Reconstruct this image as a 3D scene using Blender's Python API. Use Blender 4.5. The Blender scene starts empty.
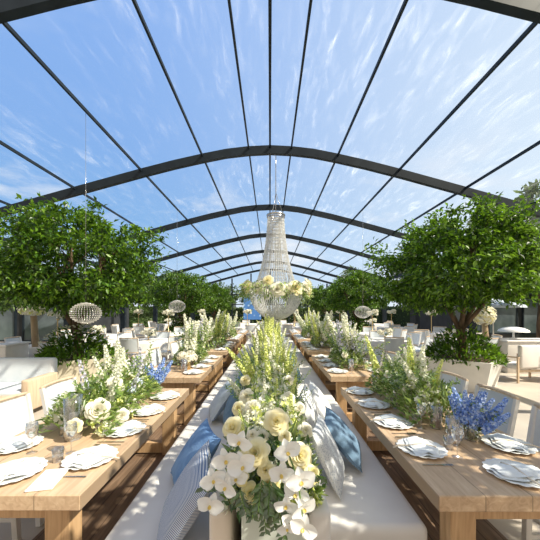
import bpy, bmesh, math, random
from mathutils import Vector, Matrix, Euler
PI = math.pi
COL = bpy.context.scene.collection
R = random.Random(7)
rad = math.radians

# ------------------------------------------------------------------ materials
def newmat(name):
    m = bpy.data.materials.new(name); m.use_nodes = True
    nt = m.node_tree; nt.nodes.clear()
    out = nt.nodes.new('ShaderNodeOutputMaterial')
    return m, nt, out

def ramp(nt, fac, stops):
    r = nt.nodes.new('ShaderNodeValToRGB')
    e = r.color_ramp.elements
    while len(e) < len(stops): e.new(0.5)
    for i, (p, c) in enumerate(stops):
        e[i].position = p; e[i].color = (c[0], c[1], c[2], 1)
    nt.links.new(fac, r.inputs[0])
    return r.outputs[0]

def coords(nt, scale=(1, 1, 1), kind='Object', rot=(0, 0, 0)):
    tc = nt.nodes.new('ShaderNodeTexCoord'); mp = nt.nodes.new('ShaderNodeMapping')
    mp.inputs['Scale'].default_value = scale; mp.inputs['Rotation'].default_value = rot
    nt.links.new(tc.outputs[kind], mp.inputs[0]); return mp.outputs[0]

def noise(nt, vec, scale=5, detail=4, rough=.5, dist=0):
    n = nt.nodes.new('ShaderNodeTexNoise'); n.inputs['Scale'].default_value = scale
    n.inputs['Detail'].default_value = detail; n.inputs['Roughness'].default_value = rough
    n.inputs['Distortion'].default_value = dist
    nt.links.new(vec, n.inputs['Vector']); return n.outputs[0]

def bump(nt, h, strength=.3, dist=.01):
    b = nt.nodes.new('ShaderNodeBump'); b.inputs['Strength'].default_value = strength
    b.inputs['Distance'].default_value = dist; nt.links.new(h, b.inputs['Height']); return b.outputs[0]

def plain(name, c1, c2=None, rough=.6, scale=6, stretch=(1, 1, 1), bmp=0, metal=0, lo=.35, hi=.65, spec=.3, bscale=None):
    m, nt, out = newmat(name)
    p = nt.nodes.new('ShaderNodeBsdfPrincipled'); nt.links.new(p.outputs[0], out.inputs[0])
    p.inputs['Roughness'].default_value = rough; p.inputs['Metallic'].default_value = metal
    p.inputs['Specular IOR Level'].default_value = spec
    c2 = c2 or tuple(x * .88 for x in c1)
    v = coords(nt, stretch); n = noise(nt, v, scale)
    nt.links.new(ramp(nt, n, [(lo, c1), (hi, c2)]), p.inputs['Base Color'])
    if bmp:
        h = noise(nt, v, bscale, 3) if bscale else n
        nt.links.new(bump(nt, h, bmp), p.inputs['Normal'])
    return m

def leafmat(name, cols, trans=.45, gloss=.12, rough=.4):
    """leaf or petal: each leaf its own tone, lets some light through"""
    m, nt, out = newmat(name)
    g = nt.nodes.new('ShaderNodeNewGeometry')
    n = len(cols)
    c = ramp(nt, g.outputs['Random Per Island'], [((i + .5) / n, k) for i, k in enumerate(cols)])
    d = nt.nodes.new('ShaderNodeBsdfDiffuse'); t = nt.nodes.new('ShaderNodeBsdfTranslucent')
    gl = nt.nodes.new('ShaderNodeBsdfGlossy'); gl.inputs['Roughness'].default_value = rough
    nt.links.new(c, d.inputs[0]); 
    mc = nt.nodes.new('ShaderNodeMix'); mc.data_type = 'RGBA'; mc.inputs[0].default_value = .35
    nt.links.new(c, mc.inputs[6]); mc.inputs[7].default_value = (min(1, cols[-1][0] * 1.3), min(1, cols[-1][1] * 1.25), cols[-1][2] * .8, 1)
    nt.links.new(mc.outputs[2], t.inputs[0])
    a = nt.nodes.new('ShaderNodeMixShader'); a.inputs[0].default_value = trans
    nt.links.new(d.outputs[0], a.inputs[1]); nt.links.new(t.outputs[0], a.inputs[2])
    b = nt.nodes.new('ShaderNodeMixShader'); b.inputs[0].default_value = gloss
    nt.links.new(a.outputs[0], b.inputs[1]); nt.links.new(gl.outputs[0], b.inputs[2])
    nt.links.new(b.outputs[0], out.inputs[0])
    return m

def woodmat(name, c1, c2, c3, axis=1, plank=.2, rough=.55, groove=True):
    m, nt, out = newmat(name)
    p = nt.nodes.new('ShaderNodeBsdfPrincipled'); nt.links.new(p.outputs[0], out.inputs[0])
    p.inputs['Roughness'].default_value = rough; p.inputs['Specular IOR Level'].default_value = .3
    s = [9, 9, 9]; s[axis] = .8
    n = noise(nt, coords(nt, s), 2.5, 6, .6, 1.2)
    col = ramp(nt, n, [(.28, c2), (.5, c1), (.72, c3)])
    if groove:
        sx = nt.nodes.new('ShaderNodeSeparateXYZ'); nt.links.new(coords(nt), sx.inputs[0])
        mo = nt.nodes.new('ShaderNodeMath'); mo.operation = 'PINGPONG'; mo.inputs[1].default_value = plank / 2
        nt.links.new(sx.outputs[1 - axis if axis < 2 else 0], mo.inputs[0])
        lt = nt.nodes.new('ShaderNodeMath'); lt.operation = 'LESS_THAN'; lt.inputs[1].default_value = .0035
        nt.links.new(mo.outputs[0], lt.inputs[0])
        mx = nt.nodes.new('ShaderNodeMix'); mx.data_type = 'RGBA'
        nt.links.new(lt.outputs[0], mx.inputs[0]); nt.links.new(col, mx.inputs[6])
        mx.inputs[7].default_value = tuple(x * (.6 if name == 'oak' else .35) for x in c1) + (1,)
        col = mx.outputs[2]
    nt.links.new(col, p.inputs['Base Color'])
    nt.links.new(bump(nt, n, .25, .004), p.inputs['Normal'])
    return m

def glassmat(name, tint=(.96, .98, 1), clear=.82):
    m, nt, out = newmat(name)
    t = nt.nodes.new('ShaderNodeBsdfTransparent'); t.inputs[0].default_value = tint + (1,)
    g = nt.nodes.new('ShaderNodeBsdfGlossy'); g.inputs['Roughness'].default_value = .04
    lw = nt.nodes.new('ShaderNodeLayerWeight'); lw.inputs[0].default_value = .35
    a = nt.nodes.new('ShaderNodeMath'); a.operation = 'MULTIPLY_ADD'; a.inputs[1].default_value = .75; a.inputs[2].default_value = 1 - clear
    nt.links.new(lw.outputs['Facing'], a.inputs[0])
    mx = nt.nodes.new('ShaderNodeMixShader'); nt.links.new(a.outputs[0], mx.inputs[0])
    nt.links.new(t.outputs[0], mx.inputs[1]); nt.links.new(g.outputs[0], mx.inputs[2]); nt.links.new(mx.outputs[0], out.inputs[0])
    return m

M = {}
M['frame'] = plain('dark_steel', (.016, .024, .034), (.01, .016, .024), .5, 3, spec=.22)
M['deck'] = woodmat('deck_boards', (.20, .13, .085), (.13, .085, .055), (.28, .19, .13), 1, .14)
M['oak'] = woodmat('oak', (.56, .40, .26), (.44, .30, .19), (.66, .50, .34), 1, .2575)
M['oak_leg'] = woodmat('oak_leg', (.54, .35, .19), (.42, .26, .13), (.64, .44, .25), 2, .2, groove=False)
M['pale_wood'] = woodmat('pale_wood', (.62, .48, .34), (.52, .38, .26), (.7, .56, .42), 2, .2, groove=False)
M['paving'] = plain('paving', (.56, .50, .43), (.46, .41, .36), .75, 1.3, bmp=.05)
M['grass'] = plain('lawn', (.12, .18, .05), (.07, .11, .03), .9, 2)
M['seat'] = plain('bench_linen', (.71, .69, .665), (.65, .63, .61), .9, 3, bmp=.12, bscale=9, spec=.1)
M['back'] = plain('backrest_linen', (.72, .64, .54), (.66, .58, .48), .9, 4, bmp=.15, bscale=7, spec=.1)
M['white'] = plain('white_paint', (.82, .80, .77), (.74, .72, .69), .5, 4)
M['sling'] = plain('white_sling', (.66, .70, .74), (.60, .65, .70), .85, 5, bmp=.1, bscale=40, spec=.1)
M['cloth'] = plain('table_linen', (.80, .77, .73), (.72, .69, .66), .9, 3, bmp=.15, spec=.1)
M['china'] = plain('china', (.86, .86, .84), (.82, .82, .80), .25, 4, spec=.5)
M['napkin'] = plain('napkin_linen', (.86, .87, .86), (.74, .78, .80), .9, 14, bmp=.3, spec=.1)
M['ribbon'] = plain('ribbon', (.78, .70, .58), None, .8, 8)
M['steel'] = plain('cutlery_steel', (.62, .60, .58), (.5, .48, .47), .25, 4, metal=1)
M['planter'] = plain('planter_plaster', (.74, .72, .68), (.66, .64, .60), .7, 3, bmp=.1, bscale=20)
M['planter_cream'] = plain('planter_cream', (.74, .68, .54), (.66, .60, .46), .7, 3, bmp=.1, bscale=20)
M['trough'] = plain('trough_white', (.62, .68, .62), (.54, .60, .55), .5, 4)
M['bark'] = plain('bark', (.16, .105, .065), (.08, .055, .035), .9, 9, (1, 1, .25), bmp=.6)
M['bark_pale'] = plain('bark_pale', (.42, .32, .2), (.3, .22, .14), .9, 9, (1, 1, .25), bmp=.5)
M['leaf'] = leafmat('tree_leaves', [(.015, .045, .006), (.03, .085, .008), (.07, .18, .012), (.20, .36, .025)], .45, .05)
M['leaf_far'] = leafmat('far_leaves', [(.03, .07, .02), (.055, .11, .03), (.10, .17, .05), (.16, .24, .07)], .35, .06)
M['green'] = leafmat('flower_foliage', [(.07, .15, .02), (.16, .28, .04), (.30, .42, .09), (.46, .56, .20)], .4, .1)
M['dgreen'] = leafmat('glossy_foliage', [(.02, .08, .015), (.04, .13, .02), (.08, .2, .03)], .3, .15)
M['stem'] = plain('green_stem', (.16, .28, .06), (.10, .2, .04), .6, 8)
M['rose'] = leafmat('cream_petals', [(.94, .85, .52), (.95, .88, .60), (.96, .91, .70)], .3, .04)
M['rose_w'] = leafmat('ivory_petals', [(.86, .82, .66), (.88, .85, .74), (.90, .88, .80)], .3, .04)
M['rose_y'] = leafmat('yellow_petals', [(.88, .78, .36), (.90, .83, .48), (.92, .87, .58)], .3, .04)
M['orchid'] = leafmat('orchid_petals', [(.88, .88, .88), (.9, .9, .9), (.92, .92, .91)], .25, .06)
M['lip'] = leafmat('orchid_lip', [(.8, .6, .12), (.85, .7, .3)], .2, .05)
M['fl_white'] = leafmat('white_florets', [(.80, .80, .62), (.90, .90, .74), (.95, .95, .88)], .35, .03)
M['fl_lime'] = leafmat('lime_florets', [(.66, .74, .16), (.78, .84, .28), (.88, .90, .46)], .35, .03)
M['fl_blue'] = leafmat('blue_florets', [(.10, .20, .60), (.18, .33, .80), (.34, .50, .90), (.60, .72, .96)], .3, .03)
M['fl_pale'] = leafmat('pale_blue_florets', [(.50, .62, .78), (.62, .72, .86), (.75, .80, .9)], .3, .03)
M['fl_lilac'] = leafmat('lilac_florets', [(.50, .48, .66), (.66, .64, .80), (.8, .8, .88)], .3, .03)
M['glass'] = glassmat('clear_glass')
M['candle'] = plain('pink_wax', (.72, .46, .36), (.66, .40, .31), .6, 5)
M['candle_w'] = plain('white_wax', (.82, .79, .72), None, .6, 5)
M['gold'] = plain('brass', (.65, .48, .24), (.55, .4, .2), .35, 5, metal=.8)
M['dark'] = plain('dark_cladding', (.045, .048, .055), (.03, .033, .038), .5, 2)
M['darkglass'] = plain('dark_glazing', (.05, .07, .085), (.16, .2, .22), .12, .7, spec=.6)
M['parasol'] = plain('parasol_canvas', (.62, .70, .80), None, .9, 3)
M['wax_lamp'] = plain('white_shade', (.86, .86, .86), None, .6, 3)

def crystal(name, c=(.86, .85, .82)):
    m, nt, out = newmat(name)
    d = nt.nodes.new('ShaderNodeBsdfDiffuse'); d.inputs[0].default_value = c + (1,)
    t = nt.nodes.new('ShaderNodeBsdfTranslucent'); t.inputs[0].default_value = c + (1,)
    g = nt.nodes.new('ShaderNodeBsdfGlossy'); g.inputs[1].default_value = .12
    tp = nt.nodes.new('ShaderNodeBsdfTransparent')
    a = nt.nodes.new('ShaderNodeMixShader'); a.inputs[0].default_value = .45
    b = nt.nodes.new('ShaderNodeMixShader'); b.inputs[0].default_value = .3
    e = nt.nodes.new('ShaderNodeMixShader'); e.inputs[0].default_value = .08
    L = nt.links.new
    L(d.outputs[0], a.inputs[1]); L(t.outputs[0], a.inputs[2]); L(a.outputs[0], b.inputs[1]); L(g.outputs[0], b.inputs[2])
    L(b.outputs[0], e.inputs[1]); L(tp.outputs[0], e.inputs[2]); L(e.outputs[0], out.inputs[0])
    return m
M['crystal'] = crystal('crystal_beads', (.97, .97, .96))
M['crystal_d'] = crystal('smoked_beads', (.85, .83, .78))

def fabric(name, base, c2, kind):
    m, nt, out = newmat(name)
    p = nt.nodes.new('ShaderNodeBsdfPrincipled'); nt.links.new(p.outputs[0], out.inputs[0])
    p.inputs['Roughness'].default_value = .85; p.inputs['Specular IOR Level'].default_value = .15
    p.inputs['Sheen Weight'].default_value = .08
    v = coords(nt)
    if kind == 'stripe':
        w = nt.nodes.new('ShaderNodeTexWave'); w.bands_direction = 'Z'; w.inputs['Scale'].default_value = 34
        nt.links.new(v, w.inputs[0]); f = w.outputs[1]
        col = ramp(nt, f, [(.35, base), (.6, c2)])
        nt.links.new(bump(nt, f, .15, .003), p.inputs['Normal'])
    elif kind == 'diamond':
        w = nt.nodes.new('ShaderNodeTexVoronoi'); w.inputs['Scale'].default_value = 75
        nt.links.new(v, w.inputs[0]); f = w.outputs[0]
        col = ramp(nt, f, [(.25, base), (.5, c2)])
    else:
        f = noise(nt, v, 7, 4, .6, .6); col = ramp(nt, f, [(.35, base), (.65, c2)])
        nt.links.new(bump(nt, f, .5, .02), p.inputs['Normal'])
    nt.links.new(col, p.inputs['Base Color']); return m
M['c_stripe'] = fabric('pinstripe_cotton', (.58, .60, .63), (.13, .19, .33), 'stripe')
M['c_blue'] = fabric('blue_velvet', (.10, .21, .42), (.18, .32, .55), 'velvet')
M['c_dusty'] = fabric('dusty_blue_velvet', (.11, .19, .29), (.18, .28, .40), 'velvet')
M['c_grey'] = fabric('grey_blue_linen', (.40, .47, .55), (.48, .54, .62), 'velvet')
M['c_dots'] = fabric('patterned_cotton', (.40, .44, .50), (.62, .64, .66), 'diamond')
M['c_white'] = fabric('ivory_linen', (.78, .78, .78), (.7, .72, .75), 'velvet')

# clear roof film: mostly see-through, with milky smears
def filmmat():
    m, nt, out = newmat('clear_roof_film')
    L = nt.links.new
    t = nt.nodes.new('ShaderNodeBsdfTransparent'); t.inputs[0].default_value = (.97, .985, 1, 1)
    d = nt.nodes.new('ShaderNodeBsdfTranslucent'); d.inputs[0].default_value = (.9, .93, .97, 1)
    d2 = nt.nodes.new('ShaderNodeBsdfDiffuse'); d2.inputs[0].default_value = (.9, .93, .97, 1)
    dd = nt.nodes.new('ShaderNodeMixShader'); dd.inputs[0].default_value = .25; L(d.outputs[0], dd.inputs[1]); L(d2.outputs[0], dd.inputs[2])
    a = noise(nt, coords(nt, (2.6, .55, 1), rot=(0, 0, .12)), 2.2, 6, .62, .5)
    b = noise(nt, coords(nt, (.35, .25, 1)), 1.3, 3)
    ra = ramp(nt, a, [(.47, (0, 0, 0)), (.58, (.07, .07, .07)), (.76, (.42, .42, .42))])
    rb = ramp(nt, b, [(.36, (.15, .15, .15)), (.62, (1, 1, 1))])
    mu = nt.nodes.new('ShaderNodeMath'); mu.operation = 'MULTIPLY'; L(ra, mu.inputs[0]); L(rb, mu.inputs[1])
    ad = nt.nodes.new('ShaderNodeMath'); ad.operation = 'ADD'; ad.inputs[1].default_value = .025; L(mu.outputs[0], ad.inputs[0])
    mx = nt.nodes.new('ShaderNodeMixShader'); L(ad.outputs[0], mx.inputs[0]); L(t.outputs[0], mx.inputs[1]); L(dd.outputs[0], mx.inputs[2])
    L(mx.outputs[0], out.inputs[0]); return m
M['film'] = filmmat()

def panelmat():
    m, nt, out = newmat('blue_dotted_panel')
    p = nt.nodes.new('ShaderNodeBsdfPrincipled'); nt.links.new(p.outputs[0], out.inputs[0]); p.inputs['Roughness'].default_value = .7
    v = nt.nodes.new('ShaderNodeTexVoronoi'); v.inputs['Scale'].default_value = 3.2; nt.links.new(coords(nt), v.inputs[0])
    nt.links.new(ramp(nt, v.outputs[0], [(.18, (.45, .66, .9)), (.38, (.09, .26, .68))]), p.inputs['Base Color']); return m
M['panel'] = panelmat()

# ------------------------------------------------------------------ mesh builder
class MB:
    def __init__(s): s.v = []; s.f = []; s.smooth = []; s.mi = []; s.cur = 0
    def add(s, vs, fs, smooth=False, mi=None):
        o = len(s.v); s.v.extend([tuple(x) for x in vs])
        for f in fs:
            s.f.append(tuple(i + o for i in f)); s.smooth.append(smooth); s.mi.append(s.cur if mi is None else mi)
    def box(s, x0, x1, y0, y1, z0, z1):
        vs = [(x, y, z) for x in (x0, x1) for y in (y0, y1) for z in (z0, z1)]
        s.add(vs, [(0, 1, 3, 2), (4, 6, 7, 5), (0, 4, 5, 1), (2, 3, 7, 6), (0, 2, 6, 4), (1, 5, 7, 3)])
    def rbox(s, x0, x1, y0, y1, z0, z1, r=.02, seg=2):
        bm = bmesh.new(); bmesh.ops.create_cube(bm, size=1)
        for v in bm.verts:
            v.co = Vector(((x0 + x1) / 2 + v.co.x * (x1 - x0), (y0 + y1) / 2 + v.co.y * (y1 - y0), (z0 + z1) / 2 + v.co.z * (z1 - z0)))
        bmesh.ops.bevel(bm, geom=bm.edges[:], offset=r, segments=seg, profile=.5, affect='EDGES')
        bm.verts.index_update()
        s.add([v.co.copy() for v in bm.verts], [[v.index for v in f.verts] for f in bm.faces], seg > 1); bm.free()
    def bar(s, a, b, w, h=None, up=(0, 0, 1)):
        a = Vector(a); b = Vector(b); h = h or w; d = (b - a).normalized(); u = Vector(up)
        if abs(d.dot(u)) > .98: u = Vector((0, 1, 0))
        r = d.cross(u).normalized(); u = r.cross(d)
        vs = [p + r * (i * w / 2) + u * (j * h / 2) for p in (a, b) for i, j in ((-1, -1), (1, -1), (1, 1), (-1, 1))]
        s.add(vs, [(3, 2, 1, 0), (4, 5, 6, 7), (0, 1, 5, 4), (1, 2, 6, 5), (2, 3, 7, 6), (3, 0, 4, 7)])
    def tube(s, pts, rs, n=6, cap=True):
        pts = [Vector(p) for p in pts]
        if not hasattr(rs, '__len__'): rs = [rs] * len(pts)
        vs = []; fs = []; u = None
        for i, p in enumerate(pts):
            d = (pts[min(i + 1, len(pts) - 1)] - pts[max(i - 1, 0)]).normalized()
            if u is None: u = Vector((1, 0, 0)) if abs(d.x) < .9 else Vector((0, 1, 0))
            r = d.cross(u).normalized(); u = r.cross(d).normalized()
            for k in range(n):
                a = 2 * PI * k / n; vs.append(p + (r * math.cos(a) + u * math.sin(a)) * rs[i])
        for i in range(len(pts) - 1):
            for k in range(n):
                fs.append((i * n + k, i * n + (k + 1) % n, (i + 1) * n + (k + 1) % n, (i + 1) * n + k))
        if cap: fs.append(tuple(range(n))[::-1]); fs.append(tuple((len(pts) - 1) * n + k for k in range(n)))
        s.add(vs, fs, True)
    def lathe(s, prof, n=20, c=(0, 0, 0), scallop=0, lobes=0):
        vs = []; fs = []
        for (r, z) in prof:
            for k in range(n):
                a = 2 * PI * k / n
                rr = r * (1 + scallop * (abs(math.cos(lobes * a / 2)) - .5) * (r / max(p[0] for p in prof)) ** 3) if lobes else r
                vs.append((c[0] + rr * math.cos(a), c[1] + rr * math.sin(a), c[2] + z))
        for i in range(len(prof) - 1):
            for k in range(n): fs.append((i * n + k, i * n + (k + 1) % n, (i + 1) * n + (k + 1) % n, (i + 1) * n + k))
        s.add(vs, fs, True)
    def leaf(s, p, d, nrm, L, w, fold=.25, droop=0):
        """kite leaf folded along its midrib"""
        d = d.normalized(); r = d.cross(nrm)
        if r.length < 1e-4: r = Vector((1, 0, 0))
        r.normalize(); n = r.cross(d)
        m = p + d * L * .45; t = p + d * L - n * L * droop
        s.add([p, m + r * w / 2 + n * w * fold, t, m - r * w / 2 + n * w * fold], [(0, 1, 2), (0, 2, 3)], True)
    def bead(s, p, r):
        x, y, z = p
        s.add([(x + r, y, z), (x, y + r, z), (x - r, y, z), (x, y - r, z), (x, y, z + r), (x, y, z - r)],
              [(0, 1, 4), (1, 2, 4), (2, 3, 4), (3, 0, 4), (1, 0, 5), (2, 1, 5), (3, 2, 5), (0, 3, 5)], True)
    def mesh(s, name, mats):
        me = bpy.data.meshes.new(name); me.from_pydata(s.v, [], s.f)
        for m in (mats if isinstance(mats, (list, tuple)) else [mats]): me.materials.append(m)
        me.polygons.foreach_set('use_smooth', s.smooth); me.polygons.foreach_set('material_index', s.mi)
        me.update(); return me
    def obj(s, name, mats, parent=None, loc=None): return place(name, s.mesh(name, mats), parent, loc)

def place(name, me, parent=None, loc=None, rot=None, sc=None):
    o = bpy.data.objects.new(name, me); COL.objects.link(o)
    if parent is not None: o.parent = parent
    if loc is not None: o.location = loc
    if rot is not None: o.rotation_euler = rot
    if sc is not None: o.scale = (sc,) * 3 if not hasattr(sc, '__len__') else sc
    return o

def tag(o, label, cat, group=None, kind=None):
    o['label'] = label; o['category'] = cat
    if group: o['group'] = group
    if kind: o['kind'] = kind
    return o
def thing(name, label, cat, loc=(0, 0, 0), rz=0, group=None):
    o = bpy.data.objects.new(name, None); COL.objects.link(o); o.empty_display_size = .1
    o.location = loc; o.rotation_euler = (0, 0, rz); return tag(o, label, cat, group)
def struct(o, label=None):
    o['kind'] = 'structure'
    if label: o['label'] = label
    return o
KIDS = {}
def kids(o): return [c for c in bpy.data.objects if c.parent == o]
def dup(root, loc, rz, label, group=None, scale=None):
    if root.name not in KIDS: KIDS[root.name] = [(c, kids(c)) for c in kids(root)]
    r = root.copy(); COL.objects.link(r); r.location = loc; r.rotation_euler = (0, 0, rz); r['label'] = label
    if group: r['group'] = group
    if scale: r.scale = (scale,) * 3
    for ch, gs in KIDS[root.name]:
        c = ch.copy(); COL.objects.link(c); c.parent = r
        for g in gs:
            d = g.copy(); COL.objects.link(d); d.parent = c
    return r
ORD = ['nearest', 'second', 'third', 'fourth', 'fifth', 'sixth', 'seventh', 'eighth', 'ninth', 'tenth']

def rv(rng=R):
    while True:
        v = Vector((rng.uniform(-1, 1), rng.uniform(-1, 1), rng.uniform(-1, 1)))
        if .05 < v.length < 1: return v.normalized()

# ------------------------------------------------------------------ camera, light, sky
cam = bpy.data.cameras.new('camera'); co = bpy.data.objects.new('camera', cam); COL.objects.link(co)
co.location = (0, 0, 1.8); co.rotation_euler = (PI / 2, 0, 0)
cam.sensor_width = 36; cam.lens = 20; cam.shift_y = .0722; cam.clip_end = 400
bpy.context.scene.camera = co
sun = bpy.data.lights.new('sun', 'SUN'); so = bpy.data.objects.new('sun', sun); COL.objects.link(so)
sun.energy = 7.2; sun.color = (1, .915, .74); sun.angle = rad(.45)
AZ, EL = rad(112), rad(46)     # clockwise from straight ahead
sd = Vector((math.sin(AZ) * math.cos(EL), math.cos(AZ) * math.cos(EL), math.sin(EL)))
so.rotation_euler = sd.to_track_quat('Z', 'Y').to_euler()

w = bpy.data.worlds.new('sky'); bpy.context.scene.world = w; w.use_nodes = True
nt = w.node_tree; nt.nodes.clear(); L = nt.links.new
out = nt.nodes.new('ShaderNodeOutputWorld'); bg = nt.nodes.new('ShaderNodeBackground'); L(bg.outputs[0], out.inputs[0])
tc = nt.nodes.new('ShaderNodeTexCoord'); sx = nt.nodes.new('ShaderNodeSeparateXYZ'); L(tc.outputs['Generated'], sx.inputs[0])
hz = ramp(nt, sx.outputs[2], [(0, (.74, .84, .95)), (.10, (.46, .66, .90)), (.26, (.24, .47, .82)), (.45, (.23, .44, .84)), (.7, (.24, .44, .87)), (1, (.20, .38, .82))])
mr = nt.nodes.new('ShaderNodeMapRange'); mr.inputs[1].default_value = -.45; mr.inputs[2].default_value = .75; L(sx.outputs[0], mr.inputs[0])
pw = nt.nodes.new('ShaderNodeMath'); pw.operation = 'POWER'; pw.inputs[1].default_value = 1.5; L(mr.outputs[0], pw.inputs[0])
mx = nt.nodes.new('ShaderNodeMix'); mx.data_type = 'RGBA'; L(pw.outputs[0], mx.inputs[0]); L(hz, mx.inputs[6]); mx.inputs[7].default_value = (.80, .91, 1.0, 1)
mp = nt.nodes.new('ShaderNodeMapping'); mp.inputs['Scale'].default_value = (1, 1, 2.6); L(tc.outputs['Generated'], mp.inputs[0])
cl = noise(nt, mp.outputs[0], 3.1, 7, .58, .3)
cr = ramp(nt, cl, [(.53, (0, 0, 0)), (.68, (1, 1, 1))])
fz = ramp(nt, sx.outputs[2], [(.05, (1, 1, 1)), (.30, (.75, .75, .75)), (.46, (.08, .08, .08))])
cm = nt.nodes.new('ShaderNodeMath'); cm.operation = 'MULTIPLY'; L(cr, cm.inputs[0]); L(fz, cm.inputs[1])
mx2 = nt.nodes.new('ShaderNodeMix'); mx2.data_type = 'RGBA'; L(cm.outputs[0], mx2.inputs[0]); L(mx.outputs[2], mx2.inputs[6]); mx2.inputs[7].default_value = (.86, .90, .96, 1)
mb = nt.nodes.new('ShaderNodeMapRange'); mb.inputs[1].default_value = .25; mb.inputs[2].default_value = -.35; L(sx.outputs[1], mb.inputs[0])
mx3 = nt.nodes.new('ShaderNodeMix'); mx3.data_type = 'RGBA'; L(mb.outputs[0], mx3.inputs[0]); L(mx2.outputs[2], mx3.inputs[6]); mx3.inputs[7].default_value = (.72, .66, .58, 1)
L(mx3.outputs[2], bg.inputs[0]); bg.inputs[1].default_value = 1.0
vs = bpy.context.scene.view_settings
vs.view_transform = 'Standard'; vs.look = 'None'; vs.exposure = 0; vs.gamma = 1

# ------------------------------------------------------------------ setting
DK = 1.85
b = MB(); b.box(-60, 60, -8, 90, -.3, -.03); struct(b.obj('ground', M['grass']), 'green ground beyond the marquee')
b = MB(); b.box(-15, 15, -6, 36, -.03, -.001); struct(b.obj('floor', M['paving']), 'pale stone paving under the marquee')
b = MB(); b.box(-DK, DK, -4, 30, -.02, .006); struct(b.obj('floor_boards', M['deck']), 'brown timber boards between the long tables')

# roof profile
PROF = [(0, 6.2), (.6, 6.17), (1.2, 6.10), (1.8, 5.98), (2.6, 5.80), (3.5, 5.57), (5.25, 5.09), (7.0, 4.60), (8.6, 4.13)]
def rz_at(x):
    x = abs(x)
    for (a, za), (b_, zb) in zip(PROF, PROF[1:]):
        if x <= b_: return za + (zb - za) * (x - a) / (b_ - a)
    return PROF[-1][1]
prof = [(-x, z) for x, z in PROF[::-1]][:-1] + PROF
BY = [3.75, 8.2, 12.8, 17.6, 22.5, 27.6, 33.0]
b = MB()
vs_, fs_ = [], []
ys = [-1] + BY
for y in ys:
    for x, z in prof: vs_.append((x, y, z + .06))
n = len(prof)
for j in range(len(ys) - 1):
    for i in range(n - 1): fs_.append((j * n + i, j * n + i + 1, (j + 1) * n + i + 1, (j + 1) * n + i))
b.add(vs_, fs_, True); struct(b.obj('ceiling', M['film']), 'clear plastic film roof with milky smears')
for k, y in enumerate(BY):
    b = MB(); pts = [Vector((x, y, z - .06)) for x, z in prof]
    vs_, fs_ = [], []
    hw, hh = .06, .11
    for p in pts:
        for dx, dz in ((-hw, -hh), (hw, -hh), (hw, hh), (-hw, hh)): vs_.append((p.x, p.y + dx, p.z + dz))
    for i in range(len(pts) - 1):
        for q in range(4): fs_.append((i * 4 + q, i * 4 + (q + 1) % 4, i * 4 + 4 + (q + 1) % 4, i * 4 + 4 + q))
    fs_ += [(0, 1, 2, 3), tuple(len(vs_) - 4 + q for q in (3, 2, 1, 0))]
    b.add(vs_, fs_); struct(b.obj('beam_%d' % (k + 1), M['frame']), '%s dark arched roof beam from the camera' % ORD[k])
PX = [0, .58, 1.84, 3.5, 5.3, 7.0]
q = 0
for x in PX:
    for s in ((1,) if x == 0 else (-1, 1)):
        b = MB(); z = rz_at(x) - .0
        ww = .05 if x == 0 else .038
        b.bar((s * x, -1, z), (s * x, 33, z), ww, .06)
        q += 1; struct(b.obj('beam_purlin_%d' % q, M['frame']), 'slim dark purlin running the length of the roof')
for s, side in ((-1, 'left'), (1, 'right')):
    b = MB(); b.bar((s * 8.6, -1, 4.0), (s * 8.6, 33, 4.0), .14, .2); struct(b.obj('beam_eave_%s' % side, M['frame']), 'dark eave beam on the %s side' % side)
    for k, y in enumerate(BY[1:]):
        b = MB(); b.box(s * 8.6 - .13, s * 8.6 + .13, y - .11, y + .11, 0, 3.93); b.box(s * 8.6 - .2, s * 8.6 + .2, y - .18, y + .18, 0, .03)
        struct(b.obj('pillar_%s_%d' % (side, k + 1), M['frame']), '%s dark steel post along the %s side' % (ORD[k], side))
# gable end lattice
b = MB()
for x in (-8.4, -6.3, -4.2, -2.1, 0, 2.1, 4.2, 6.3, 8.4): b.bar((x, 33.2, 0), (x, 33.2, rz_at(x) - .2), .14)
for z in (1.1, 2.3, 3.4): b.bar((-8.4, 33.2, z), (8.4, 33.2, z), .1)
struct(b.obj('wall_end', M['frame']), 'dark steel lattice of the far gable end')

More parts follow.
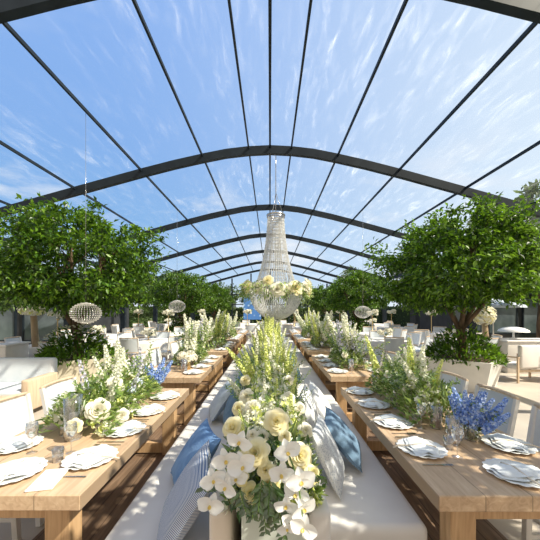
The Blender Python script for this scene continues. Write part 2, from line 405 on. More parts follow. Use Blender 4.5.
# ------------------------------------------------------------------ plants library
def tree_meshes(seed, ncl, per, rx, ry, rz, leafL, zc, trunk_h, bark='bark', leaf='leaf', forks=5, gap=.0):
    rng = random.Random(seed)
    t = MB(); lf = MB()
    base_r = .11
    t.tube([(0, 0, 0), (.03, .02, trunk_h * .5), (-.02, .03, trunk_h)], [base_r * 1.25, base_r, base_r * .9], 8)
    clusters = []
    for i in range(ncl):
        v = rv(rng); rr = rng.uniform(.25, 1) ** .5
        if v.z < -.5: v.z *= .6
        bumpy = 1 + .16 * math.sin(v.x * 5 + seed) * math.cos(v.y * 4 + v.z * 3)
        clusters.append(Vector((v.x * rx * rr * bumpy, v.y * ry * rr * bumpy, zc + v.z * rz * rr * bumpy)))
    top = Vector((-.02, .03, trunk_h))
    for i in range(forks):
        a = 2 * PI * i / forks + rng.uniform(-.3, .3)
        e = Vector((math.cos(a) * rx * .5, math.sin(a) * ry * .5, zc + rng.uniform(-.1, .5) * rz))
        mid = top.lerp(e, .5) + Vector((0, 0, -.12))
        t.tube([top - Vector((0, 0, .1)), mid, e], [base_r * .6, base_r * .42, base_r * .2], 6)
        for c in sorted(clusters, key=lambda c: (c - e).length)[:9]:
            t.tube([mid.lerp(e, rng.uniform(.3, 1)), c], [base_r * .16, base_r * .05], 4, False)
    for c in clusters:
        out_ = (c - Vector((0, 0, zc))).normalized()
        cr_ = rng.uniform(.22, .42) * (rx / 2.0)
        for _ in range(per):
            v = rv(rng); p = c + Vector((v.x, v.y, v.z * .75)) * cr_ * rng.uniform(.2, 1)
            d = (rv(rng) + out_ * .6 + Vector((0, 0, -.25))).normalized()
            n_ = (rv(rng) * .7 + Vector((0, 0, 1))).normalized()
            ll = leafL * rng.uniform(.7, 1.25)
            lf.leaf(p, d, n_, ll, ll * .5, .15, .15)
    return t.mesh('trunk', M[bark]), lf.mesh('crown', M[leaf])

TRA = tree_meshes(3, 320, 70, 1.9, 1.85, 1.52, .12, 2.22, .85)
TRB = tree_meshes(11, 320, 70, 1.92, 1.85, 1.50, .12, 2.18, .85)
TRS = tree_meshes(21, 58, 90, 1.95, 1.95, .95, .13, 3.45, 2.0)  # thin, gappy crown shaped for the dapples it casts
FAR = tree_meshes(31, 160, 40, 2.6, 2.6, 2.3, .26, 3.8, 1.8, leaf='leaf_far')
FARB = tree_meshes(37, 150, 40, 2.9, 2.4, 1.9, .26, 3.2, 1.3, leaf='leaf_far')
def tree(meshes, x, y, rz, label, z=0, sc=1, name='tree', group=None):
    t = thing(name, label, 'tree', (x, y, z), rz, group)
    t.scale = (sc,) * 3 if not hasattr(sc, '__len__') else sc
    place('trunk', meshes[0], t); place('crown', meshes[1], t); return t


def planter(x, y, mat, label, rz=.35, w0=.56, w1=.70, h=.68):
    t = thing('planter', label, 'planter', (x, y, 0), rz, 'tree planters')
    b = MB()
    def ring(w, z): return [(-w, -w, z), (w, -w, z), (w, w, z), (-w, w, z)]
    b.add(ring(w0, 0) + ring(w1, h) + ring(w1 - .05, h) + ring(w1 - .08, h - .1),
          [(0, 1, 2, 3)[::-1]] + [(i * 4 + k, i * 4 + (k + 1) % 4, i * 4 + 4 + (k + 1) % 4, i * 4 + 4 + k) for i in range(3) for k in range(4)])
    b.obj('body', mat, t)
    s = MB(); w = w1 - .08; s.add(ring(w, h - .08), [(0, 1, 2, 3)]); s.obj('soil', M['bark'], t)
    return t
def bush_mesh(seed, rx, ry, h, n, L_, mat='leaf', flowers=0, fmat='fl_white'):
    rng = random.Random(seed); b = MB()
    for _ in range(n):
        a = rng.uniform(0, 2 * PI); r = rng.random() ** .5
        z = h * (1 - r * r) * rng.uniform(.25, 1.05)
        p = Vector((math.cos(a) * r * rx, math.sin(a) * r * ry, z))
        d = Vector((math.cos(a), math.sin(a), rng.uniform(-.2, 1.2))) + rv(rng) * .5
        b.leaf(p, d, (rv(rng) * .6 + Vector((0, 0, 1))).normalized(), L_ * rng.uniform(.7, 1.3), L_ * .42, .15, .15)
    return b.mesh('foliage', M[mat])
UND = bush_mesh(5, .80, .80, .42, 1300, .11, 'leaf')
UNDF = MB()
rr_ = random.Random(9)
for _ in range(150):
    a = rr_.uniform(0, 6.28); r = rr_.random() ** .5 * .75; c = Vector((math.cos(a) * r, math.sin(a) * r, .42 * (1 - r * r) + .05))
    for k in range(5):
        d = Vector((math.cos(k * 1.257), math.sin(k * 1.257), .3)); UNDF.leaf(c, d, Vector((0, 0, 1)), .035, .03)
UNDF = UNDF.mesh('blossom', M['fl_white'])
def shrub(x, y, z, label, sc=1, flowers=True):
    t = thing('planter_shrub', label, 'shrub', (x, y, z), R.uniform(0, 6), 'shrubs filling the tree planters'); t.scale = (sc, sc, sc * 1.8)
    place('foliage', UND, t)
    if flowers: o = place('blossom', UNDF, t); o['kind'] = 'stuff'
    return t
TX = 4.55
spots = [(TX, 7.1, TRA, .4, 'right', 0), (-TX, 7.1, TRB, 1.1, 'left', 0), (TX, 15.6, TRB, 2.2, 'right', 1), (-TX, 15.6, TRA, 3.0, 'left', 1),
         (TX, 24, TRA, 4.2, 'right', 2), (-TX, 24, TRB, 5.0, 'left', 2)]
for x, y, m, r, side, k in spots:
    cream = side == 'left' and k == 0
    planter(x, y, M['planter_cream'] if cream else M['planter'], '%s tapered square planter under the %s %s tree' % ('cream' if cream else 'white', ORD[k], side + '-hand'), .75 if side == 'right' else .5)
    tree(m, x, y, r, '%s leafy green tree in the %s-hand row of planters' % (ORD[k], side), .55, .98 if k == 0 else .86, 'potted_tree', 'potted trees inside the marquee')
    if k < 2: shrub(x, y, .6, 'low bushy undergrowth in the %s %s-hand planter' % (ORD[k], side), 1, side == 'left')
planter(4.0, 1.2, M['planter'], 'white planter added under the shade tree right of the camera', .2)  # planter and tree added out of frame so leaf shadows dapple the benches
tree(TRS, 4.0, 1.2, 1, 'airy tree added right of the camera to dapple the benches with shade', .5, 1.0, 'potted_tree')

# trees outside
k = 0; TREES = [(12.2, 13.5, 1.22, FAR), (18.5, 14.2, .9, FARB), (12.6, 26.5, 1.0, FAR), (17, 30, 1.2, FARB), (10.5, 37, 1.1, FAR), (4.2, 38, .95, FARB), (-1.6, 40, .9, FAR), (-6.5, 37.5, 1.0, FARB),
                    (-11.5, 36, 1.0, FAR), (-12.8, 29, 1.1, FARB), (-13.2, 24.0, .9, FAR), (-16.5, 32, 1.1, FAR), (-21, 26, 1.0, FARB), (21, 29.5, 1.2, FAR), (-11.2, 10.6, .8, FARB), (-26, 33, 1.2, FAR), (26, 35, 1.3, FARB)]
TREES.sort(key=lambda q_: q_[1]); CNT = {}
for x, y, sc, m in TREES:
    side = 'right' if x > 1 else 'left' if x < -3 else 'centre'
    k += 1; CNT[side] = CNT.get(side, -1) + 1
    tree(m, x, y, k * 1.3, '%s green tree outside the marquee towards the %s, counted from the camera' % (ORD[CNT[side]], side), 0, sc, 'garden_tree', 'trees outside the marquee')
# clipped hedges outside
HED = MB(); rr_ = random.Random(4)
for _ in range(5200):
    f = rr_.random()
    p = Vector((rr_.uniform(-4, 4), rr_.uniform(-.5, .5), rr_.uniform(0, 1.9)))
    if f < .6: p.y = -.5 + rr_.uniform(-.05, .1)
    elif f < .85: p.z = 1.9 + rr_.uniform(-.12, .08)
    HED.leaf(p, rv(rr_), rv(rr_), .17, .1, .1)
HEDL = HED.mesh('leaves', M['leaf_far'])
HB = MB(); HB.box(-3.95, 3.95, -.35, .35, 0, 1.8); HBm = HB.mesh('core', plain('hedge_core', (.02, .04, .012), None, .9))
for x, y, r, l in [(-4.6, 35.2, 0, 'clipped hedge left of centre behind the far gable'), (4.4, 35.2, 0, 'clipped hedge right of centre behind the far gable'),
                   (-11.6, 27, PI / 2, 'clipped hedge outside the left posts'), (11.6, 27.5, PI / 2, 'clipped hedge outside the right posts, farther one'), (12.2, 35.2, 0, 'clipped hedge at the far right corner'), (-12.6, 35.2, 0, 'clipped hedge at the far left corner')]:
    t = thing('hedge', l, 'hedge', (x, y, 0), r, 'clipped hedges'); place('core', HBm, t); place('leaves', HEDL, t)

# ------------------------------------------------------------------ flowers library
def petal(b, c, out_, up, L_, w, cup, curl=0, nu=4, nv=5):
    """spoon-shaped petal rooted at c, growing along up, leaning to out_"""
    side = up.cross(out_).normalized()
    vs, fs = [], []
    for i in range(nv):
        t = i / (nv - 1)
        ww = w * math.sin(PI * min(.93, .18 + .74 * t)) * (1 if t < .9 else .8)
        base = c + up * (L_ * t) + out_ * (cup * L_ * math.sin(t * PI * .55) + curl * L_ * t * t)
        for j in range(nu):
            s = j / (nu - 1) * 2 - 1
            vs.append(base + side * (s * ww / 2) - out_ * ((1 - s * s) * -.22 * ww + .18 * ww))
    for i in range(nv - 1):
        for j in range(nu - 1): fs.append((i * nu + j, i * nu + j + 1, (i + 1) * nu + j + 1, (i + 1) * nu + j))
    b.add(vs, fs, True)
def rose_mesh(seed, mat):
    rng = random.Random(seed); b = MB(); nu, nv = 7, 6
    for ring, (n_, r0, H, dl, fl) in enumerate([(2, .08, .58, 1.5, 0), (3, .15, .62, 1.2, .03), (3, .24, .64, 1.15, .07), (4, .34, .62, .95, .13), (5, .45, .56, .80, .20), (5, .56, .46, .78, .30), (6, .64, .34, .66, .40)]):
        for k in range(n_):
            a0 = 2 * PI * (k + ring * .41) / n_ + rng.uniform(-.12, .12); hh = H * rng.uniform(.93, 1.06); tw = rng.uniform(-.05, .05)
            vs, fs = [], []
            for i in range(nv):
                t = i / (nv - 1)
                for j in range(nu):
                    u = j / (nu - 1) * 2 - 1
                    tt = t * (1 - .22 * u * u); wdt = math.sin(PI * min(.5, .16 + .5 * t))
                    r = r0 * (.30 + .70 * math.sin(tt * PI / 2)) + fl * tt ** 3 + .075 * u * r0 * 2 * (1 if ring % 2 else -1) + tw * u
                    a = a0 + u * dl * wdt
                    z = -.22 + hh * tt - (fl * .75) * tt ** 5 + .025 * math.sin(3 * u + k) * tt + ring * -.012
                    vs.append((r * math.cos(a), r * math.sin(a), z))
            for i in range(nv - 1):
                for j in range(nu - 1): fs.append((i * nu + j, i * nu + j + 1, (i + 1) * nu + j + 1, (i + 1) * nu + j))
            b.add(vs, fs, True)
    return b.mesh('rose', M[mat])
ROSE = [rose_mesh(1, 'rose'), rose_mesh(2, 'rose_w'), rose_mesh(3, 'rose_y'), rose_mesh(4, 'rose')]
def orchid_mesh(seed):
    rng = random.Random(seed); b = MB(); Z = Vector((0, 0, 1))
    for k, (a, L_, w) in enumerate([(90, 1.0, .72), (210, .95, .62), (330, .95, .62), (12, 1.15, 1.12), (168, 1.15, 1.12)]):
        a = rad(a + rng.uniform(-6, 6)); up = Vector((math.cos(a), math.sin(a), .12 if k < 3 else .2)).normalized()
        petal(b, Vector((0, 0, .02 * k)), -Z if k < 3 else Z * -1, up, L_, w, -.08, .12, 5, 5)
    b.cur = 1
    for a in (250, 270, 290): 
        up = Vector((math.cos(rad(a)), math.sin(rad(a)), .9)).normalized(); petal(b, Vector((0, 0, .08)), -Z, up, .34, .2, .1)
    return b.mesh('orchid_bloom', [M['orchid'], M['lip']])
ORC = [orchid_mesh(i) for i in (1, 2, 3)]
def floret(b, c, n_, s, k=5):
    n_ = n_.normalized(); a = n_.orthogonal().normalized(); c2 = n_.cross(a)
    r0 = R.uniform(0, 1.2)
    for i in range(k):
        t = r0 + 2 * PI * i / k; d = a * math.cos(t) + c2 * math.sin(t) + n_ * .35
        b.leaf(c, d, n_, s, s * .85, .1)
def spike_mesh(seed, h, nf, s, mat, r=.03, start=.35, leafy=True, bend=.08):
    """tall flower spike: stem, side leaves and florets up the stem"""
    rng = random.Random(seed); b = MB()
    ax, ay = rng.uniform(-bend, bend) * h, rng.uniform(-bend, bend) * h
    P = lambda t: Vector((ax * t * t, ay * t * t, h * t))
    b.tube([P(t / 4) for t in range(5)], [.005, .0045, .004, .003, .0015], 4, False)
    if leafy:
        b.cur = 1
        for i in range(14):
            t = rng.uniform(.1, .75); a = rng.uniform(0, 6.28); b.leaf(P(t), Vector((math.cos(a), math.sin(a), .6)), Vector((0, 0, 1)), .08, .026, .1, .2)
    b.cur = 2
    for i in range(nf):
        t = start + (1 - start) * (i / nf) ** 1.0; a = i * 2.4; rr = r * (1.15 - .95 * (t - start) / (1 - start))
        d = Vector((math.cos(a), math.sin(a), .25)); floret(b, P(t) + d * rr, d, s * (1.1 - .6 * (t - start) / (1 - start)))
    return b.mesh('flower_spike', [M['stem'], M['green'], M[mat]])
SPW = [spike_mesh(i, .55, 64, .031, 'fl_white', .028, .22) for i in (1, 2)]
SPL = [spike_mesh(i, .6, 70, .029, 'fl_lime', .028, .22) for i in (3, 4)]
SPB = [spike_mesh(i, .46, 60, .032, 'fl_blue', .04, .3, True, .2) for i in (5, 6)]
SPP = [spike_mesh(i, .5, 40, .024, 'fl_lilac', .028) for i in (7,)]
def spray_mesh(seed, h, n_, L_, mat='green'):
    """leafy shoot"""
    rng = random.Random(seed); b = MB(); ax = rng.uniform(-.2, .2) * h
    P = lambda t: Vector((ax * t * t, .1 * h * t * t, h * t))
    b.tube([P(t / 4) for t in range(5)], [.004, .0035, .003, .002, .001], 4, False); b.cur = 1
    for i in range(n_):
        t = .08 + .92 * i / n_; a = i * 2.6; b.leaf(P(t), Vector((math.cos(a), math.sin(a), .7)), Vector((0, 0, 1)), L_ * (1.1 - .5 * t), L_ * .38, .12, .2)
    return b.mesh('leafy_shoot', [M['stem'], M[mat]])
SHT = [spray_mesh(1, .55, 30, .075), spray_mesh(2, .5, 26, .085, 'dgreen'), spray_mesh(3, .5, 34, .06)]
def hyd_mesh(seed, mat):
    rng = random.Random(seed); b = MB()
    for _ in range(170):
        v = rv(rng)
        if v.z < -.35: continue
        floret(b, v * .9, v, .24, 4)
    return b.mesh('hydrangea_head', M[mat])
HYD = hyd_mesh(1, 'rose_w'); HYDB = hyd_mesh(2, 'fl_pale')

def mound(seed, rx, ry, h, n_leaf, n_flo, Lf=.07):
    rng = random.Random(seed); b = MB()
    def pt(k=1):
        x = rng.uniform(-1, 1); y = rng.uniform(-1, 1)
        ex = max(0, 1 - abs(x) ** 2.2) ** .5; ey = max(0, 1 - abs(y) ** 6) ** .5
        return Vector((x * rx, y * ry, h * ex * ey * rng.uniform(.35, 1.08) * k + .0))
    for _ in range(n_leaf):
        p = pt(); b.leaf(p, Vector((p.x / rx * .9, rng.uniform(-.6, .6), rng.uniform(.0, 1.2))) + rv(rng) * .4, (rv(rng) * .6 + Vector((0, 0, 1))).normalized(), Lf * rng.uniform(.6, 1.5), Lf * .36, .12, .2)
    f = MB()
    for i in range(n_flo):
        p = pt(1.08); f.cur = 0 if rng.random() < .68 else 1
        cc = Vector(p)
        for _ in range(3):
            q_ = cc + rv(rng) * .02; floret(f, q_, Vector((q_.x / rx, 0, 1)) + rv(rng) * .7, rng.uniform(.018, .030), 5)
    return b.mesh('foliage', M['green']), f.mesh('filler_blossom', [M['fl_white'], M['fl_lime']])

# ------------------------------------------------------------------ flower runner along the centre
MND = [mound(1, .29, 1.25, .36, 3200, 2500), mound(2, .29, 1.25, .36, 3200, 2500)]
def runner(y0, y1, idx):
    ln = y1 - y0; yc = (y0 + y1) / 2
    t = thing('flower_runner', '%s flower runner from the camera, overflowing its white trough between benches' % ORD[idx].capitalize(), 'flowers', (0.01, yc, 0), 0, 'flower runners between the bench backs')
    t['label'] = {0: 'large flower runner with cream roses and white orchids over the nearest white trough'}.get(idx, '%s flower runner behind the nearest, white and lime blossom in a trough' % ORD[idx])
    b = MB(); b.box(-.15, .17, -ln / 2, ln / 2, .02, .84); b.box(-.16, .18, -ln / 2 - .004, ln / 2 + .004, .84, .87); b.obj('trough', M['trough'], t)
    m = MND[idx % 2]; sc = (1 if idx else .8, ln / 2.5, 1)
    o = place('foliage', m[0], t, (0, 0, .80), None, sc); o['kind'] = 'stuff'
    o = place('filler_blossom', m[1], t, (0, 0, .80), None, sc); o['kind'] = 'stuff'
    rng = random.Random(40 + idx)
    cnt = 66 if idx < 2 else 44
    for i in range(cnt):
        y = rng.uniform(-ln / 2 + (.25 if idx == 0 else .03), ln / 2); x = rng.uniform(-.24, .24)
        me = rng.choice(SPW + SPL + SPL + (SPP if rng.random() < .2 else SPW))
        place('flower_spike', me, t, (x, y, .93 + (.05 - abs(x) * .5)), (rng.uniform(-.25, .15), x * 2.0 + rng.uniform(-.25, .25), rng.uniform(0, 6)), rng.uniform(.55, 1.0) * (1 if idx else (.65 if y < 0 else .9)))
    for i in range(26):
        y = rng.uniform(-ln / 2 + (.55 if idx == 0 else 0), ln / 2); s_ = rng.choice((-1, 1)); x = s_ * rng.uniform(.1, .26)
        place('leafy_shoot', rng.choice(SHT), t, (x, y, .93), (rng.uniform(-.3, .3), s_ * rng.uniform(.4, 1.1), rng.uniform(-.5, .5)), rng.uniform(.35, .62))
    if idx:
        for i in range(12):
            y = rng.uniform(-ln / 2, ln / 2); x = rng.uniform(-.26, .26)
            place('rose', rng.choice(ROSE), t, (x, y, 1.10 - abs(x) * .4), (rng.uniform(.2, .9), x * 2.5, rng.uniform(0, 6)), rng.uniform(.04, .055))
        # tall lime plume
        for i in range(7): place('flower_spike', rng.choice(SPL), t, (rng.uniform(-.12, .12), rng.uniform(-ln / 2, ln / 2), 1.0), (0, rng.uniform(-.15, .15), i), rng.uniform(.9, 1.15))
    return t
RUN = [(1.47, 3.95), (4.0, 6.5), (6.55, 9.05), (9.1, 11.6), (11.65, 14.2)]
runs = [runner(a, b_, i) for i, (a, b_) in enumerate(RUN)]
T0 = runs[0]; YC0 = (1.47 + 3.95) / 2
def at(px, py, d, z=None):
    """world point for a photo position at depth d"""
    return Vector(((px - 270) * d / 300, d, 1.8 - (py - 309) * d / 300))
def local0(px, py, d):
    p = at(px, py, d); return (p.x - .01, p.y - YC0, p.z)
def face(dx, dz):  # euler turning +z towards the camera side with small offsets
    v = Vector((dx, -1, dz)).normalized(); return v.to_track_quat('Z', 'Y').to_euler()
rs = random.Random(77)
# near roses, as the photograph lays them out
for px, py, d, r, mi in [(255, 452, 1.45, .068, 0), (277, 421, 1.6, .066, 0), (301, 456, 1.5, .062, 3), (232, 427, 1.66, .060, 3), (250, 494, 1.42, .050, 2), (268, 483, 1.43, .036, 0), (274, 483, 1.45, .034, 2), (313, 474, 1.46, .042, 2), (241, 478, 1.44, .036, 2),
                         (266, 470, 1.43, .040, 0), (262, 436, 1.6, .035, 1), (252, 407, 1.95, .05, 1), (246, 396, 2.2, .055, 1), (285, 436, 1.52, .032, 3), (252, 435, 1.56, .03, 1), (306, 430, 1.75, .045, 1), (289, 398, 2.1, .045, 1), (270, 400, 2.2, .04, 0), (300, 408, 2.0, .04, 1), (238, 408, 2.0, .045, 3), (262, 388, 2.5, .05, 1), (289, 380, 2.7, .05, 1), (245, 380, 2.8, .05, 0), (276, 372, 3.0, .05, 2)]:
    place('rose', ROSE[mi], T0, local0(px, py, d), face((px - 270) * .012, .6 + rs.uniform(-.15, .2)), r * 1.08)
# orchid sprays: (stem points, bloom spots)
def orchid_spray(pts, blooms):
    b = MB(); b.tube([Vector(local0(*p)) for p in pts], .0035, 5); st = b.obj('orchid_stem', M['stem'], T0)
    for i, (px, py, d, r) in enumerate(blooms):
        e = face(rs.uniform(-.35, .35), rs.uniform(-.1, .45)); q_ = e.to_quaternion() @ Euler((0, 0, rs.uniform(-.5, .5))).to_quaternion()
        place('orchid_bloom', ORC[i % 3], st, local0(px, py, d), q_.to_euler(), r * 1.13)
orchid_spray([(262, 460, 1.5), (240, 440, 1.42), (222, 455, 1.38), (208, 490, 1.34)],
             [(240, 441, 1.38, .050), (226, 460, 1.36, .050), (243, 466, 1.34, .056), (213, 480, 1.34, .046), (226, 487, 1.33, .044), (210, 505, 1.32, .048), (236, 478, 1.35, .044), (219, 470, 1.37, .038)])
orchid_spray([(275, 470, 1.5), (288, 452, 1.4), (298, 480, 1.34), (304, 530, 1.28)],
             [(287, 452, 1.38, .052), (281, 474, 1.35, .052), (301, 481, 1.34, .054), (296, 494, 1.34, .050), (286, 505, 1.33, .044), (303, 508, 1.31, .048), (291, 522, 1.31, .042), (303, 528, 1.28, .048), (287, 528, 1.3, .034)])
# trailing leaves over the front of the trough
def trail(px0, py0, px1, py1, d, n_=16, Lf=.055):
    b = MB(); A = Vector(local0(px0, py0, d)); B = Vector(local0(px1, py1, d - .04)); b.tube([A, A.lerp(B, .5) + Vector((0, -.02, .01)), B], .002, 4, False); b.cur = 1
    for i in range(n_):
        t_ = i / n_; p = A.lerp(B, t_); s_ = -1 if i % 2 else 1
        b.leaf(p, Vector((s_ * .8, -.25, -.7)) + rv(rs) * .25, Vector((rs.uniform(-.3, .3), -1, .2)), Lf * (1.15 - .5 * t_), Lf * .34, .1, .1)
    b.obj('trailing_vine', [M['stem'], M['dgreen']], T0)
for a in [(262, 485, 266, 535, 1.42), (268, 488, 275, 528, 1.41), (256, 488, 252, 520, 1.42), (272, 485, 290, 512, 1.40), (262, 480, 258, 512, 1.4), (270, 480, 268, 515, 1.4), (276, 490, 284, 540, 1.39), (240, 490, 246, 512, 1.42), (300, 470, 326, 478, 1.44), (225, 480, 200, 488, 1.42)]: trail(*a)
b = MB()
for _ in range(900):
    px, py = rs.gauss(266, 17), rs.gauss(470, 20)
    if not 432 < py < 512: continue
    p = Vector(local0(px, py, 1.47 + (500 - py) * .0022 + rs.uniform(-.02, .05)))
    b.leaf(p, rv(rs) + Vector((0, -.3, -.3)), Vector((0, -1, .6)) + rv(rs) * .5, .055 * rs.uniform(.7, 1.5), .022, .1, .15)
b.obj('front_foliage', M['dgreen'], T0)

# ------------------------------------------------------------------ benches and cushions
SEG = {1: [(1.84, 4.42), (4.5, 6.98), (7.06, 9.5), (9.58, 12.0), (12.08, 14.5)], -1: [(1.3, 4.12), (4.2, 6.68), (6.76, 9.2), (9.28, 11.7), (11.78, 14.2)]}
def bench(s, y0, y1, k):
    side = 'right' if s > 0 else 'left'
    t = thing('bench_sofa', '%s cream slipcovered bench section on the %s of the flower runner' % (ORD[k], side), 'bench', (s * .65, (y0 + y1) / 2, 0), 0, 'long bench sofas, %s side' % side)
    h = (y1 - y0) / 2
    X = lambda a: (min(s * a[0], s * a[1]) - s * .65, max(s * a[0], s * a[1]) - s * .65)
    o0, o1 = X((.305, .985)); b = MB(); b.rbox(o0, o1, -h, h, .27, .46, .05, 4); b.obj('seat_cushion', M['seat'], t)
    b = MB()
    pts = [(o0 + .04, -h + .01), (o1 - .04, -h + .01), (o1 - .005, -h + .05), (o1 - .005, h - .05), (o1 - .04, h - .01), (o0 + .04, h - .01)]
    b.tube([(x, y, .275) for x, y in pts], .006, 5); b.obj('piping', M['seat'], t)
    o0, o1 = X((.32, .95)); b = MB(); b.rbox(o0, o1, -h + .03, h - .03, .012, .275, .015, 2); b.obj('skirt', M['back'], t)
    yb = (1.45 - (y0 + y1) / 2) if k == 0 else -h
    o0, o1 = X((.19, .30)); b = MB(); b.rbox(o0, o1, yb, h, .012, .82, .035, 3); b.obj('backrest', M['back'] if s < 0 else M['seat'], t)
for s in (-1, 1):
    for k, (a, b_) in enumerate(SEG[s]): bench(s, a, b_, k)

def cushion_mesh(w_, h_, th, pinch=.10, n_=14):
    vs, fs = [], []
    for side in (1, -1):
        for i in range(n_ + 1):
            for j in range(n_ + 1):
                u = i / n_ * 2 - 1; v = j / n_ * 2 - 1
                k = (max(0, 1 - u * u) * max(0, 1 - v * v)) ** .42
                e = 1 - pinch * (1 - abs(v) ** 2) * abs(u) ** 2; e2 = 1 - pinch * (1 - abs(u) ** 2) * abs(v) ** 2
                wr = .004 * math.sin(9 * u + 4 * v) * k
                vs.append((side * (th / 2 * k + wr * .5), u * w_ / 2 * e, v * h_ / 2 * e2))
    N = (n_ + 1) ** 2
    for sd_ in (0, 1):
        for i in range(n_):
            for j in range(n_):
                a = sd_ * N + i * (n_ + 1) + j; q_ = (a, a + 1, a + n_ + 2, a + n_ + 1); fs.append(q_ if sd_ else q_[::-1])
    return vs, fs
def cushion(x, y, z, tilt, yaw, mat, label, sz=.5, th=.15):
    vs, fs = cushion_mesh(sz, sz, th); b = MB(); b.add(vs, fs, True)
    o = b.obj('scatter_cushion', M[mat]); o.location = (x, y, z); o.rotation_euler = (rad(R.uniform(-4, 4)), rad(tilt), rad(yaw))
    tag(o, label, 'cushion', 'scatter cushions on the benches')
cushion(-.50, 1.78, .68, 33, 14, 'c_stripe', 'navy and white pinstriped cushion at the camera end of the left bench', .52, .16)
cushion(-.575, 2.27, .68, 37, 22, 'c_blue', 'bright blue velvet cushion tucked behind the pinstriped cushion', .50, .15)
cushion(-.60, 3.72, .68, 36, 12, 'c_grey', 'grey-blue linen cushion, outer of the pair midway along the left bench', .5, .15)
cushion(-.44, 3.48, .68, 20, 12, 'c_dusty', 'dusty blue cushion, inner of the pair midway along the left bench', .5, .13)
cushion(.46, 2.36, .68, -26, -14, 'c_dots', 'pale grey patterned cushion against the right bench back', .5, .13)
cushion(.64, 2.66, .675, -42, -16, 'c_dusty', 'dusty blue velvet cushion leaning on the patterned cushion, right bench', .48, .14)
cushion(.43, 3.25, .68, -18, -14, 'c_white', 'ivory white linen cushion behind the blue one on the right bench', .52, .15)
cushion(.60, 3.62, .68, -36, -14, 'c_white', 'second ivory cushion at the far end of the nearest right bench', .48, .14)
for i, y in enumerate((5.4, 7.9, 10.4, 12.9)):
    cushion(-.46, y, .68, 24, 8, ('c_blue', 'c_dusty')[i % 2], '%s blue cushion at the %s section of the left bench' % (('bright', 'dusty')[i % 2], ORD[i + 1]), .5, .14)
    cushion(.46, y + .3, .68, -24, -8, ('c_dusty', 'c_white')[i % 2], '%s cushion at the %s section of the right bench' % (('dusty blue', 'ivory')[i % 2], ORD[i + 1]), .5, .14)

# ------------------------------------------------------------------ long tables
TB = {1: [(1.65, 3.95), (4.6, 6.75), (7.3, 9.45), (10.0, 12.15), (12.7, 14.85)], -1: [(1.66, 3.9), (4.52, 6.7), (7.25, 9.4), (9.95, 12.1), (12.65, 14.8)]}
XI = {1: .93, -1: 1.05}; XO = {1: 1.96, -1: 2.08}
def table(s, y0, y1, k):
    side = 'right' if s > 0 else 'left'
    x0, x1 = sorted((s * XI[s], s * XO[s])); xc = (x0 + x1) / 2; yc = (y0 + y1) / 2; w_ = (x1 - x0) / 2; h = (y1 - y0) / 2
    t = thing('dining_table', '%s chunky light oak table in the %s-hand row' % (ORD[k], side), 'table', (xc, yc, 0), 0, 'oak dining tables, %s row' % side)
    b = MB(); b.rbox(-w_, w_, -h, h, .68, .77, .006, 1); b.obj('tabletop', M['oak'], t)
    for a in (-1, 1):
        for c in (-1, 1):
            b = MB(); cx, cy = a * (w_ - .2), c * (h - .16); b.rbox(cx - .075, cx + .075, cy - .06, cy + .06, .007, .68, .005, 1); b.obj('leg', M['oak_leg'], t)
    for c in (-1, 1):
        b = MB(); b.box(-w_ + .285, w_ - .285, c * (h - .16) - .04, c * (h - .16) + .04, .56, .679); b.obj('crossbeam', M['oak_leg'], t)
    for c in (-1, 1):
        b = MB(); b.box(-w_ + .285, w_ - .285, c * (h - .16) - .045, c * (h - .16) + .045, .03, .15); b.obj('stretcher', M['oak_leg'], t)
for s in (-1, 1):
    for k, (a, b_) in enumerate(TB[s]): table(s, a, b_, k)

# ------------------------------------------------------------------ chairs
def make_chair(label, group, wd=.27):
    t = thing('dining_chair', label, 'chair', (0, 0, 0), 0, group)
    for sx_ in (-1, 1):
        b = MB(); b.bar((sx_ * (wd - .02), -.22, 0), (sx_ * (wd - .03), -.20, .44), .04); b.obj('leg', M['white'], t)
        b = MB(); b.bar((sx_ * (wd - .02), .26, 0), (sx_ * (wd - .02), .21, .46), .04); b.bar((sx_ * (wd - .02), .21, .45), (sx_ * (wd - .01), .30, .95), .036); b.obj('leg', M['white'], t)
    b = MB(); b.bar((-wd + .02, -.2, .41), (wd - .02, -.2, .41), .03, .06); b.bar((-wd + .02, .2, .41), (wd - .02, .2, .41), .03, .06); b.bar((-wd + .02, 0, .2), (wd - .02, 0, .2), .02, .03)
    for s_ in (-1, 1): b.bar((s_ * (wd - .02), -.2, .41), (s_ * (wd - .02), .2, .41), .03, .06); b.bar((s_ * (wd - .02), -.2, .2), (s_ * (wd - .02), .22, .2), .02, .03)
    b.obj('seat_frame', M['white'], t)
    b = MB(); b.rbox(-wd + .01, wd - .01, -.23, .2, .44, .49, .018, 2); b.obj('seat', M['sling'], t)
    # curved sling back
    n_ = 8; vs, fs = [], []
    for j in range(5):
        z = .55 + .38 * j / 4; yb = .225 + .075 * (z - .45) / .5
        for i in range(n_ + 1):
            u = i / n_ * 2 - 1; bow = .05 * (1 - u * u)
            vs.append((u * (wd - .03), yb + bow, z))
    for j in range(4):
        for i in range(n_): a = j * (n_ + 1) + i; fs.append((a, a + 1, a + n_ + 2, a + n_ + 1))
    N = len(vs); vs2 = vs + [(x, y + .014, z) for x, y, z in vs]; fs2 = fs + [tuple(q_ + N for q_ in f[::-1]) for f in fs]
    b = MB(); b.add(vs2, fs2, True); b.obj('back_panel', M['sling'], t)
    for z, nm in ((.955, 'top_rail'), (.53, 'lower_rail')):
        b = MB(); b.tube([(u / 4 * (wd + .0), .225 + .075 * (z - .45) / .5 + .05 * (1 - (u / 4) ** 2), z) for u in range(-4, 5)], .017, 6); b.obj(nm, M['pale_wood'], t)
    return t
made = False; chair0 = None; CB = {1: 2.0, -1: 2.1}
